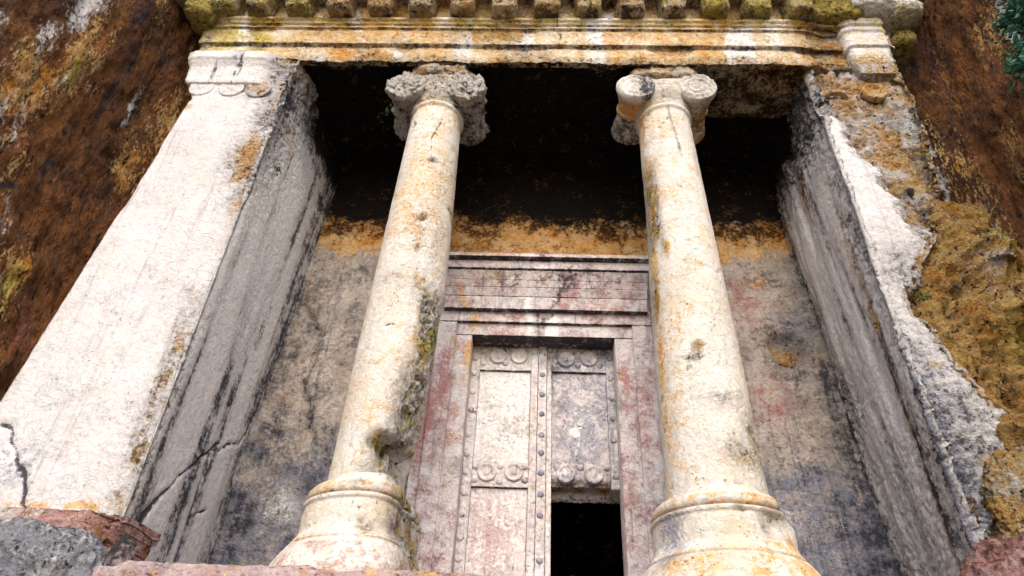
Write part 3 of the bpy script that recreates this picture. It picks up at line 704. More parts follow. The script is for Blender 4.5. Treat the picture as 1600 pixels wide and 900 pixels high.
def lip_wear(P):
    d, mk = DR(P)
    e = sm(ZH + .10, ZH + .02, P[:, 2])
    cr = crumble(P*1.6, 111)
    mk = dict(mk); mk['rough'] = .15 + .8*e; mk['black'] = np.maximum(mk['black'], e*.5); mk['ochre'] = np.maximum(mk['ochre'], e*.45)
    return -e*(.05 + .06*cr), mk
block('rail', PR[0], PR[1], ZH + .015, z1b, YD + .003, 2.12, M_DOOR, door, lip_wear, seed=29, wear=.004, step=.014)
block('panel', PL[0], PL[1], z1b, z1t, YD + .035, 2.2, M_DOOR, door, dpaint(.62, .05, .12, 3), seed=31, wear=.004)
block('panel', PL[0], PL[1], -.28, z2t, YD + .035, 2.2, M_DOOR, door, DLo, seed=32, wear=.004)
block('panel', PR[0], PR[1], z1b, z1t, YD + .035, 2.2, M_DOOR, door, dpaint(.30, .55, .05, 4), seed=33, wear=.004)
# the broken lip: ragged underside of the leaf above the hole
def broken_lip():
    up_ = .055
    x = np.arange(PR[0] - .01, .885, .012)
    prof, _ = resample([(YD + .06, 1.30), (YD + .03, 1.225), (YD + .10, 1.20), (YD + .17, 1.19), (YD + .215, 1.165), (YD + .23, 1.12), (YD + .27, 1.10), (YD + .34, 1.16)], .012)
    prof = prof + np.array([0, up_])
    G = np.zeros((len(prof), len(x), 3)); G[..., 0] = x; G[..., 1] = prof[:, :1]; G[..., 2] = prof[:, 1:]
    P = G.reshape(-1, 3); cr = crumble(P*1.8, 112)
    V = P + np.array([0, .3, 1])*(.035*cr)[:, None]
    k = sm(YD + .17, YD + .22, P[:, 1])
    mk = dict(rough=np.full(len(P), .7), ochre=.75*(1 - k) + .2, black=.3*(1 - k) + .1, white=k*.5)
    raw_mesh('broken_edge', V, grid_faces(*G.shape[:2]), M_DOOR, door, mk)
broken_lip()
# round bosses: large rosettes and small studs
big_r = [(-0.493, 2.782), (-0.250, 2.790), (0.301, 2.762), (0.572, 2.779), (-0.540, 1.355), (-0.255, 1.365), (0.292, 1.362), (0.588, 1.365)]
for k, (x, z) in enumerate(big_r):
    disc('rosette', (x, YD + .004, z), .098, .030, M_DOOR, door, dict(blue=.5 if k in (2, 3, 6, 7) else .2, black=.36 if k in (2, 6) else .12, white=.2), seed=k, boss=.35 if k in (2, 3, 4, 5, 6) else 0)
def stud(x, y, z, r, dark, seed):
    V = []; na = 14
    pr = [(0, 1.0), (.35, .93), (.65, .72), (.88, .4), (1.0, 0.), (1.02, -.5)]
    for a in range(na):
        th = 2*math.pi*a/na
        for q, h in pr: V.append((x + r*q*math.cos(th), y - r*.62*h, z + r*q*math.sin(th)))
    V = np.array(V); V += (.006*fbm(V, 25, 2, seed))[:, None]
    raw_mesh('stud', V, np.ascontiguousarray(grid_faces(na, 6, wrap=True)[:, ::-1]), M_DOOR, door, dict(blue=np.full(len(V), dark), black=np.full(len(V), .45*dark), pink=np.full(len(V), .2)))
k = 0
for x, z in [(-0.665, 2.857), (-0.661, 2.690), (-0.405, 2.697), (-0.772, 2.756), (-0.764, 2.549), (-0.761, 2.306), (-0.765, 2.080), (-0.778, 1.785), (-0.774, 1.562), (-0.667, 1.422), (-0.401, 1.430), (-0.142, 1.432), (-0.771, 1.354), (-0.669, 1.274), (-0.406, 1.262), (-0.138, 1.285), (-0.765, 1.126), (-0.760, 0.906), (-0.766, 0.669), (-0.767, 0.465)]:
    stud(x, YD, z, .037, .35, k); k += 1
for x, z in [(0.022, 2.279), (0.025, 2.040), (0.022, 1.787), (0.025, 1.580), (0.029, 1.359), (0.033, 1.126), (0.036, 0.907), (0.043, 0.465), (0.018, 2.536)]:
    stud(.03, YD - .028, z, .036, .85, k); k += 1
for x, z in [(0.446, 2.872), (0.703, 2.871), (0.812, 2.795), (0.442, 2.688), (0.696, 2.696), (0.808, 2.521), (0.811, 2.274), (0.814, 2.021), (0.815, 1.762), (0.191, 1.436), (0.448, 1.438), (0.726, 1.447), (0.822, 1.352)]:
    stud(min(x, .835), YD, z, .036, .6, k); k += 1

# ------------------------------------------------------------------ entablature
ent = empty('entablature', (0, 0, 5.72), 'weathered cream and ochre beam with dentils resting on columns and piers', 'entablature')
def sweep(name, plan, prof, mat, paint, step=.022, pstep=.014):
    p, _ = resample(plan, step)
    q, _ = resample(prof, pstep)
    t = np.gradient(p, axis=0); t /= np.linalg.norm(t, axis=1)[:, None]
    n = np.stack([t[:, 1], -t[:, 0]], -1)                 # outward (-Y on the front)
    G = np.zeros((len(p), len(q), 3))
    G[..., :2] = p[:, None] + n[:, None]*q[None, :, :1]; G[..., 2] = q[:, 1]
    N = grid_normals(G)
    ref = np.concatenate([n, np.zeros((len(n), 1))], 1)[:, None]
    sg = np.sign((N*ref).sum(-1)); sg[sg == 0] = 1
    mid_ = len(q)//2
    N *= np.sign((N[len(p)//2, mid_]*ref[len(p)//2, 0]).sum())
    P = G.reshape(-1, 3)
    d, mk = paint(P)
    return raw_mesh(name, P + N.reshape(-1, 3)*d[:, None], grid_faces(*G.shape[:2]), mat, ent, mk)
def paint_ent(P):
    x, _y, _z = warp(P, .16, 6); z = P[:, 2]
    n1 = fbm(P, .9, 3, 121, stretch=(1, 1, .6)); cr = crumble(P, 122); n3 = fbm(P, 2.2, 3, 123)
    rt_end = sm(3.0, 3.5, x + .25*n3); lt_end = sm(-4.0, -4.3, x)
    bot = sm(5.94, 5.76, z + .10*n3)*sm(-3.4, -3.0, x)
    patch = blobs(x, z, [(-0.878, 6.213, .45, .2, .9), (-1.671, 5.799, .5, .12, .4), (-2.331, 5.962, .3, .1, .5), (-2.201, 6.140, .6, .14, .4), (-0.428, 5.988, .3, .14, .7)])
    line = np.exp(-((z - 6.058)/.03)**2)  # shadow line between the fasciae, painted black below
    crust = sm(.1, .45, fbm(P, 1.3, 4, 126, stretch=(1, 1, 1.6)))
    rough = np.clip(.9*rt_end + .85*bot + .5*patch + .45*crust + .35*line*sm(0, .4, n3 + .2) + .4*lt_end + .12, 0, 1)
    d = -np.clip(rough - .12, 0, 1)*(.03 + .045*cr + .03*sm(.2, .7, cr)) + .006*fbm(P, 5, 3, 124) - rt_end*.05
    w = np.maximum.reduce([blobs(x, z, [(-2.448, 6.165, .17, .5, 1.0), (-3.033, 6.157, .12, .3, .8), (-0.277, 6.193, .22, .4, .85), (0.401, 6.270, .25, .3, .6), (2.175, 6.224, .5, .3, .5), (0.994, 6.209, .3, .2, .5), (-3.978, 5.805, .5, .12, .7), (-2.742, 5.627, .3, .12, .6), (0.737, 5.743, .9, .12, .5)]), .9*sm(.05, .4, fbm(P, 1.6, 3, 127, stretch=(1, 1, .25))) - .3*crust])
    w = w*np.clip(.55 + 1.3*fbm(P, 2.6, 3, 128, stretch=(1, 1, .35)), 0, 1.1)
    mk = dict(rough=rough, white=w,
        ochre=np.maximum.reduce([.60 + .6*n1 - .4*w, crust*.85, patch*.8, rt_end*.55, bot*.55]),
        lichen=np.maximum.reduce([blobs(x, z, [(-3.923, 6.174, .6, .3, .8), (-4.287, 6.282, .3, .3, .7), (3.599, 6.661, .5, .25, .75), (-0.881, 6.254, .4, .15, .45), (-1.981, 5.768, .5, .1, .4)]), sm(6.30, 6.42, z)*(.42 + .3*n3)]),
        pink=np.maximum(blobs(x, z, [(-2.367, 6.166, .5, .3, .45), (-3.052, 5.952, .6, .2, .4), (3.633, 5.849, .4, .3, .4)]), sm(6.5, 6.6, z)*.55),
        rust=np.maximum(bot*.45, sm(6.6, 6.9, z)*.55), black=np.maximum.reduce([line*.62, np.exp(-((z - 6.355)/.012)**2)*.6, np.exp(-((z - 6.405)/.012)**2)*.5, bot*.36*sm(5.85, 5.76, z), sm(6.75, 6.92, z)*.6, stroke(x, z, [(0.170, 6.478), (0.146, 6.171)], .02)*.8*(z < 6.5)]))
    return d, mk
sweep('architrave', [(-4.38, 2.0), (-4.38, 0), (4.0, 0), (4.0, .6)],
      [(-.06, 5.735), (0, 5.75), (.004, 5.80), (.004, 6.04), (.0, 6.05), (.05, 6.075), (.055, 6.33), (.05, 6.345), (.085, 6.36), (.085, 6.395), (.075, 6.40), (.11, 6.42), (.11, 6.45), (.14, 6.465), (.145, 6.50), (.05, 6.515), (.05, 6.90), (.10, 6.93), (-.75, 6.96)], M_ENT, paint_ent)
def soffit():
    x = np.arange(-3.25, 3.3, .024); y = np.concatenate([np.arange(-.01, .80, .024), [.80, .815, .83, .84, .84]])
    X, Y = np.meshgrid(x, y, indexing='ij')
    Z = 5.765 + 0*X; Z[:, -4] = 5.79; Z[:, -3] = 5.84; Z[:, -2] = 5.92; Z[:, -1] = 6.05
    P = np.stack([X, Y, Z], -1).reshape(-1, 3); cr = crumble(P, 131); n = fbm(P, 1.5, 3, 132)
    P[:, 2] += -.09*cr + .05*sm(.0, .2, P[:, 1]) - .05*fbm(P, 1.3, 2, 133)
    P[:, 1] += np.where(P[:, 1] > .7, .10*fbm(P, 2.2, 3, 134), 0)
    px = P[:, 0]
    mk = dict(rough=np.full(len(P), .9), rust=np.clip(.40 + .3*n, 0, 1), ochre=np.clip(.22 + .6*n + .25*(px > 1.8), 0, 1), black=np.clip(.66 - .3*n - .2*(px > 1.8), 0, 1), soot_shade=np.clip(sm(-.12, .22, P[:, 1] + .25*n)*(.95 - .42*sm(1.7, 2.2, px)), 0, 1))  # painted shade, deeper towards the back, weaker on the brighter right span
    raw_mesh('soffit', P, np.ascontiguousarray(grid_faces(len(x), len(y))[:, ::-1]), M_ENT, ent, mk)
soffit()
def end_block():
    def paint(P):
        x, z = P[:, 0], P[:, 2]; cr = crumble(P, 141)
        low = sm(6.0, 5.75, z)
        e = sm(4.12, 4.22, x + .08*cr)
        return -.03*np.abs(cr)*low - .10*e*(.5 + cr) + .006*fbm(P, 7, 3, 142), dict(rough=.15 + .5*low + .5*e, lichen=.34 + .2*sm(6.3, 6.5, z) + .1*cr, white=np.full(len(x), .26), ochre=.3*low + .32, blue=np.full(len(x), .12), black=.45*np.exp(-((z - 6.055)/.016)**2))  # black band paints the shadow line at the fascia step
    sweep('end_block', [(3.70, .4), (3.72, 0), (4.20, 0), (4.24, .7)],
          [(-.30, 5.60), (.0, 5.62), (.03, 5.70), (.05, 5.82), (.05, 6.05), (.085, 6.07), (.09, 6.31), (.12, 6.34), (.12, 6.39), (.11, 6.40), (.15, 6.425), (.15, 6.45), (.17, 6.50), (.02, 6.515)], M_PALE, paint, step=.018, pstep=.013)
end_block()

def lump(name, c, h, mat, parent, n=13, sup=4., rough=.05, seed=0, masks=None, turn=0.):
    """a worn, pitted block: cube sphere pulled towards a box, then broken up"""
    V = []; F = []
    idx = {}
    a = np.linspace(-1, 1, n)
    def vid(p):
        k = tuple(np.round(p, 5))
        if k not in idx: idx[k] = len(V); V.append(p)
        return idx[k]
    for ax in range(3):
        for s in (-1, 1):
            for i in range(n - 1):
                for j in range(n - 1):
                    q = []
                    for di, dj in ((0, 0), (1, 0), (1, 1), (0, 1)):
                        p = [0, 0, 0]; p[ax] = s; p[(ax + 1) % 3] = a[i + di]; p[(ax + 2) % 3] = a[j + dj]
                        q.append(vid(tuple(p)))
                    F.append(q if s > 0 else q[::-1])
    V = np.array(V, float)
    nrm = (np.abs(V)**sup).sum(1)**(1/sup)
    D = V/nrm[:, None]
    P = D*np.array(h)
    ct, st = math.cos(turn), math.sin(turn)
    P = np.stack([P[:, 0]*ct - P[:, 1]*st, P[:, 0]*st + P[:, 1]*ct, P[:, 2]], -1) + np.array(c)
    nn = D/np.linalg.norm(D, axis=1)[:, None]
    cr = crumble(P*1.5, seed)
    P = P + nn*(rough*cr + rough*.5*fbm(P, 4, 2, seed + 1))[:, None]
    mk = {}
    for k, v in (masks or {}).items():
        mk[k] = np.clip(v + .2*fbm(P, 3, 2, seed + 7), 0, 1) if not callable(v) else v(P)
    return raw_mesh(name, P, np.array(F, np.int32), mat, parent, mk)

dents = [-3.706, -3.193, -2.657, -2.124, -1.602, -1.073, -0.546, -0.006, 0.524, 1.044, 1.578, 2.109, 2.623, 3.142]
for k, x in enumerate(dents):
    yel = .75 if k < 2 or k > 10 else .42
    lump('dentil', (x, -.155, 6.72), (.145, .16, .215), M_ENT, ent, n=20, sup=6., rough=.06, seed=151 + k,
         masks=dict(rough=.85, lichen=yel + .25*RNG.uniform(-1, 1), ochre=.62, white=.22 + .3*RNG.uniform(-1, .6), black=lambda P: np.clip(.12 + .5*fbm(P, 3, 3, 158) + .4*sm(6.57, 6.50, P[:, 2]), 0, 1)))  # black rises at the bottom: underside shade painted in
lump('dentil', (dents[0] - .47, -.16, 6.74), (.20, .18, .24), M_ENT, ent, n=16, sup=5., rough=.05, seed=171, masks=dict(rough=.9, lichen=.8, ochre=.4, white=.25))
lump('broken_corner', (-4.42, -.12, 6.58), (.17, .22, .22), M_ENT, ent, n=16, sup=3.5, rough=.06, seed=172, masks=dict(rough=.9, lichen=.85, ochre=.35))
lump('broken_corner', (3.62, -.12, 6.72), (.30, .14, .24), M_ENT, ent, n=20, sup=4, rough=.07, seed=173, masks=dict(rough=.95, lichen=.8, ochre=.45, black=.2))
lump('broken_corner', (4.06, -.16, 6.74), (.33, .22, .20), M_PALE, ent, n=20, sup=3.5, rough=.06, seed=174, masks=dict(rough=.35, white=.55, lichen=.45))
lump('broken_corner', (4.40, -.10, 6.60), (.20, .26, .13), M_PALE, ent, n=16, sup=3, rough=.06, seed=175, masks=dict(rough=.45, white=.35, lichen=.6), turn=.3)
lump('broken_corner', (4.42, .2, 6.36), (.16, .26, .12), M_ENT, ent, n=14, sup=3, rough=.06, seed=176, masks=dict(rough=.8, lichen=.85, black=.4))
def crown_cornice():
    def paint(P):
        cr = crumble(P, 181)
        return .03*cr, dict(rough=np.full(len(P), .6), ochre=np.full(len(P), .4), black=np.full(len(P), .45), rust=np.full(len(P), .3))
    sweep('cornice', [(-4.5, 1.2), (-4.5, 0), (4.3, 0), (4.3, .8)], [(.03, 6.925), (.58, 6.95), (.60, 7.2), (.75, 7.4), (.75, 7.5), (-.1, 8.2)], M_ENT, paint, step=.08, pstep=.05)
crown_cornice()

# ------------------------------------------------------------------ Ionic columns
def revolve(name, cx, cy, prof, mat, parent, shape, na=150, pstep=.018):
    q, _ = resample(prof, pstep)
    th = np.linspace(0, 2*np.pi, na, endpoint=False)
    T, I = np.meshgrid(th, np.arange(len(q)), indexing='ij')
    Rr = q[:, 0][I]; Z = q[:, 1][I]
    P = np.stack([cx + Rr*np.cos(T), cy + Rr*np.sin(T), Z], -1).reshape(-1, 3)
    d, mk = shape(P, T.ravel(), Z.ravel(), Rr.ravel())
    rad = np.stack([np.cos(T).ravel(), np.sin(T).ravel(), 0*T.ravel()], -1)
    V = P + rad*np.maximum(d, -.9*Rr.ravel())[:, None]
    return raw_mesh(name, V, np.ascontiguousarray(grid_faces(na, len(q), wrap=True)), mat, parent, mk)

SHAFT = [(.41, .48), (.402, .56), (.392, .8), (.382, 1.8), (.352, 3.0), (.326, 4.0), (.302, 5.0), (.300, 5.10), (.325, 5.125), (.325, 5.16), (.30, 5.175)]
BASE = [(.40, .56), (.41, .53), (.44, .505), (.49, .485), (.522, .45), (.528, .415), (.515, .39), (.492, .38), (.515, .371), (.542, .36), (.542, .335), (.528, .322), (.533, .27), (.533, .2), (.53, .14), (.545, .10), (.575, .06), (.592, .035), (.582, .025), (.61, .01), (.645, -.04), (.69, -.12), (.72, -.2), (.735, -.28)]
CXL, CXR, CY = -1.32, 1.425, .42

def angdiff(t, a): return np.abs((t - a + np.pi) % (2*np.pi) - np.pi)

col_l = empty('column', (CXL, CY, -.25), 'Ionic column deeply broken away on its right side, with ruined lumpy capital', 'column', 'Ionic columns of the tomb porch')
def shaft_left(P, T, Z, Rr):
    x = P[:, 0]; cr = crumble(P, 201); n2 = fbm(P, 1.6, 3, 202)
    fr = np.sin(T) < .3
    # the bite: right side (angle ~0 and towards the front) from z 2.2 down to the base
    a0 = angdiff(T, -.30)
    up_ = sm(.85, .35, a0)*sm(2.5, 2.1, Z + .25*n2)*sm(1.55, 1.85, Z)
    lip = sm(1.25, .35, angdiff(T, -.35 - .0*Z))*sm(1.85, 1.2, Z + .12*n2)
    deep = 0*Z + sm(1.30, .85, angdiff(T, -.50) + .5*n2)*sm(.98, .88, Z + .08*n2 - .10*(x + 1.3))*(1 - .45*sm(.85, .6, Z))
    lowz = sm(.98, .86, Z + .05*n2)
    wedge = np.maximum(sm(1.45, .35, angdiff(T, -.22) + .3*n2), .62*lowz*sm(1.35, .95, angdiff(T, -.55) + .3*n2))
    zz_ = Z + .06*n2 - .10*(x + 1.3)
    depth = wedge*np.interp(zz_, [.40, .55, .72, .85, .91, 1.10, 1.42, 1.80, 2.25, 2.5], [.22, .28, .33, .34, .18, .15, .09, .055, .035, 0.])
    shelf = sm(1.45, 1.0, angdiff(T, -.62) + .35*n2)*np.exp(-((Z - .88 + .13*n2 + .05*cr)/.05)**2)
    patch = blobs(T % (2*np.pi), Z, [(4.9, 3.25, .35, .4, .55), (4.5, 2.5, .6, .15, .5), (5.2, 2.45, .3, .2, .7), (5.3, 3.6, .3, .5, .35), (5.5, 2.95, .2, .4, .5)])
    chip = sm(.30, .52, fbm(P, 3.6, 4, 206))*sm(-.1, .3, fbm(P, .9, 2, 207))
    rough = np.clip(up_ + lip + .9*deep + .8*shelf + .35*patch + .8*chip, 0, 1)
    crack = stroke((T % (2*np.pi)), Z, [(4.95, 4.2), (4.85, 4.5), (5.1, 4.8)], .03) + .8*stroke((T % (2*np.pi)), Z, [(4.45, 1.93), (4.75, 1.95)], .02)
    d = -depth - .018*chip - .05*shelf - rough*(.06*cr + .05*sm(.1, .6, cr) + .01) + .005*fbm(P, 3.5, 3, 203) + .003*fbm(P, 15, 2, 204) - .012*crack
    mk = dict(rough=rough*.95 + .12,
        lichen=np.maximum.reduce([up_*.62, lip*.42, deep*.40, shelf*.8, sm(.2, .6, n2)*.3]),
        ochre=np.maximum.reduce([chip*.5, patch*.85, deep*.35, shelf*.6, sm(.4, 1.2, Z)*0 + sm(1.0, .6, Z)*.3, .33 + .45*n2, np.exp(-((T - 4.95)/.12)**2)*sm(4.2, 5.1, Z)*.5, np.exp(-(angdiff(T, -.2)/.3)**2)*sm(2.5, 3.5, Z)*.42]),
        rust=patch*.35, black=np.maximum.reduce([crack*.8, shelf*.62, up_*.34, deep*.2, np.exp(-(angdiff(T, -.05)/.16)**2)*.36*sm(2.2, 2.6, Z)*sm(3.6, 3.0, Z)]),  # shelf black paints the shadow under the overhanging bulge
        blue=np.maximum(0, .02 + .25*n2*(np.cos(T) > .3)), white=np.maximum(0, .25 + .2*n2 - .3*rough))
    return d, mk
revolve('shaft', CXL, CY, SHAFT, M_COL, col_l, shaft_left)
def base_shape(side):
    def f(P, T, Z, Rr):
        cr = crumble(P, 211 + side); n2 = fbm(P, 2, 3, 213 + side)
        if side == 0:
            br = sm(1.25, .35, angdiff(T, -.10) + .25*n2)
            dep = br*(.22 - .03*sm(.0, -.2, Z))
        else:
            br = np.maximum(sm(.5, .15, angdiff(T, -.45))*sm(.28, .4, Z), .7*blobs(T % (2*np.pi), Z, [(5.3, .28, .25, .06, 1)]))
            dep = br*.05
        rim = np.maximum(np.exp(-((Z - .44)/.05)**2), np.exp(-((Z - .38)/.02)**2)*1.1)
        rim2 = np.exp(-((Z - .04)/.035)**2)
        low = sm(.03, -.03, Z)
        rough = np.clip(br*.95 + .3*rim*sm(0, .3, n2) + .1, 0, 1)
        d = -dep - (br + .15*rim)*(.02*cr + .03*sm(.1, .6, cr)) + .005*fbm(P, 6, 3, 215)
        hole = blobs(T % (2*np.pi), Z, [(4.9, .10, .12, .03, 1), (4.8, .14, .05, .03, .8)]) if side == 0 else blobs(T % (2*np.pi), Z, [(5.1, .20, .07, .04, 1), (4.75, .33, .1, .02, .7)])
        d -= .03*hole
        mk = dict(rough=rough + .4*hole, ochre=np.maximum.reduce([rim*.62, rim2*.5, br*.5, .10 + .2*n2, low*(.15 if side == 0 else .4), hole*.6] + ([sm(.9, .3, angdiff(T, -.7))*sm(.35, .1, Z)*.65] if side else [])),
                  lichen=br*.33 + rim*.2, pink=low*(.45 if side == 0 else .1), white=np.maximum(0, .30 - .4*rough - .3*low), black=np.maximum(rim*.12, hole*.5), blue=(blobs(T % (2*np.pi), Z, [(3.75, .2, .35, .4, .75)]) if side else 0*T))
        return d, mk
    return f
revolve('base', CXL, CY, BASE, M_COL, col_l, base_shape(0), pstep=.012)

col_r = empty('column', (CXR, CY, -.25), 'Ionic column with round scrolls on its capital and nearly whole pale shaft', 'column', 'Ionic columns of the tomb porch')
def shaft_right(P, T, Z, Rr):
    cr = crumble(P, 221); n2 = fbm(P, 1.6, 3, 222); TT = T % (2*np.pi)
    le = sm(.75, .15, angdiff(T, np.pi + .25))*np.maximum(sm(4.5, 3.9, Z)*sm(2.9, 3.3, Z), .6*blobs(TT, Z, [(np.pi + .2, 2.5, .3, .3)]))
    pit = blobs(TT, Z, [(5.75, 1.0, .4, .22, 1), (5.2, .85, .5, .12, .6), (4.9, 1.3, .5, .08, .4)])
    spot = blobs(TT, Z, [(4.05, 3.0, .14, .10, 1)])
    crack = stroke(TT, Z, [(4.2, 4.75), (4.45, 4.85), (4.75, 4.95)], .03) + .7*stroke(TT, Z, [(5.6, 3.75), (5.9, 3.55)], .03) + .6*stroke(TT, Z, [(4.4, 2.75), (5.4, 2.68), (5.8, 2.8)], .025)
    chip = sm(.30, .52, fbm(P, 3.6, 4, 226))*sm(-.1, .3, fbm(P, .9, 2, 227))
    rough = np.clip(le + pit*.8 + .4*spot + .8*chip, 0, 1)
    d = -.018*chip - le*(.035 + .03*cr) - pit*(.015 + .03*sm(0, .5, cr)) + .005*fbm(P, 3.5, 3, 223) + .003*fbm(P, 15, 2, 224) - .014*crack
    drip = stroke(TT, Z, [(4.68, 5.2), (4.72, 4.9), (4.85, 4.5), (4.9, 4.2)], .10)*sm(3.9, 4.5, Z)
    redge = np.exp(-(angdiff(T, np.pi + .35)/.28)**2)
    mk = dict(rough=rough*.95 + .12, ochre=np.maximum.reduce([chip*.5, le*.62, pit*.55, spot, redge*.75*sm(.3, 1.2, Z), .30 + .45*n2, crack*.4]), lichen=np.maximum.reduce([le*.45, spot*.5, redge*.3, pit*.3]),
              rust=le*.2, black=np.maximum.reduce([drip*.50, crack*.6, pit*.2]), blue=np.maximum(drip*.65, np.maximum(0, .22*n2)*(np.cos(T) > .5)), white=np.maximum(0, .28 + .2*n2 - .4*rough))
    return d, mk
revolve('shaft', CXR, CY, SHAFT, M_COL, col_r, shaft_right)
revolve('base', CXR, CY, BASE, M_COL, col_r, base_shape(1), pstep=.012)

def volute(name, cx, zc, parent, side, ruin, seed, masks):
    """scroll: bolster lying front to back, spiral cut in its front face"""
    y0, y1 = .06, .80
    prof = [(0.0, y0), (.03, y0), (.06, y0), (.09, y0), (.12, y0), (.15, y0), (.18, y0), (.205, y0), (.222, y0 + .008), (.23, y0 + .03), (.228, y0 + .07), (.205, y0 + .12), (.185, y0 + .2), (.172, y0 + .28), (.172, y0 + .33), (.19, y0 + .345), (.19, y0 + .375), (.172, y0 + .39), (.175, y0 + .46), (.192, y0 + .55), (.215, y0 + .64), (.225, y0 + .70), (.215, y1), (.12, y1 + .005), (0, y1 + .005)]
    q, _ = resample(prof, .013); na = 80
    th = np.linspace(0, 2*np.pi, na, endpoint=False)
    T, I = np.meshgrid(th, np.arange(len(q)), indexing='ij')
    Rr = q[:, 0][I]; Y = q[:, 1][I].copy()
    face = (Y < y0 + .02)
    ph = (Rr/.075 - side*T/(2*np.pi))*2*np.pi
    Y = Y - np.where(face, .014*np.cos(ph)*sm(.0, .04, Rr)*(1 - .7*ruin), 0)
    P = np.stack([cx + Rr*np.cos(T), Y, zc + Rr*np.sin(T)], -1).reshape(-1, 3)
    cr = crumble(P*1.3, seed)
    out = np.stack([np.cos(T).ravel(), np.where(face, -1, 0).ravel(), np.sin(T).ravel()], -1)
    V = P + out*((ruin*.10 + .008)*cr - ruin*.015)[:, None]
    fy = sm(y0 + .03, y0 + .2, P[:, 1])
    mk = {k: (v(P, fy) if callable(v) else np.clip(v + .25*fbm(P, 3, 2, seed + 3), 0, 1)) for k, v in masks.items()}
    return raw_mesh(name, V, np.ascontiguousarray(grid_faces(na, len(q), wrap=True)), M_COL, parent, mk)

def capital(cx, parent, ruin, seed):
    # echinus
    def ech(P, T, Z, Rr):
        cr = crumble(P, seed)
        return (.01 + .05*ruin)*cr, dict(rough=np.full(len(T), .15 + .7*ruin), ochre=np.full(len(T), .25 + .15*ruin), white=np.full(len(T), .2), black=np.exp(-((T - 4.5)/.2)**2)*.5*(1 - ruin))
    revolve('echinus', cx, CY, [(.29, 5.14), (.31, 5.17), (.33, 5.24), (.375, 5.33), (.385, 5.40), (.36, 5.45), (.2, 5.46)], M_COL, parent, ech, na=90)
    # cushion between the scrolls, and abacus
    lump('cushion', (cx, CY, 5.50), (.42 - .05*ruin, .345, .12), M_COL, parent, n=26, sup=5, rough=.03 + .07*ruin, seed=seed + 1, masks=dict(rough=.3 + .6*ruin, ochre=.38, white=.45 - .2*ruin, black=.1*ruin))
    lump('abacus', (cx + .02*ruin, CY + .02, 5.685), (.43 - .04*ruin, .40, .085), M_COL, parent, n=26, sup=5, rough=.05 + .06*ruin, seed=seed + 2, masks=dict(rough=.5 + .4*ruin, ochre=.6, white=.3))
capital(CXR, col_r, .15, 231)
capital(CXL, col_l, .8, 241)
volute('volute', CXR - .36, 5.43, col_r, 1, .06, 251, dict(rough=.25, ochre=lambda P, fy: fy*.75*sm(.55, .4, P[:, 1]) + .15, white=lambda P, fy: .55*(1 - fy), black=lambda P, fy: np.maximum((1 - fy)*.8*sm(CXR - .38, CXR - .28, P[:, 0]), fy*sm(.35, .5, P[:, 1])*.66), blue=lambda P, fy: (1 - fy)*.5*sm(CXR - .36, CXR - .25, P[:, 0])))
volute('volute', CXR + .36, 5.43, col_r, -1, .18, 261, dict(rough=.4, ochre=lambda P, fy: .3 + .35*fy, white=lambda P, fy: .5*(1 - fy), lichen=lambda P, fy: .35*fy, rust=lambda P, fy: .4*fy, black=lambda P, fy: .35*fy))
volute('volute', CXL - .37, 5.42, col_l, 1, 1.0, 271, dict(rough=.95, ochre=.5, white=.6, lichen=.3, black=lambda P, fy: .22 + .3*fy))
volute('volute', CXL + .37, 5.40, col_l, -1, 1.0, 281, dict(rough=.95, ochre=.48, white=.55, lichen=.35, black=lambda P, fy: .2 + .4*fy))

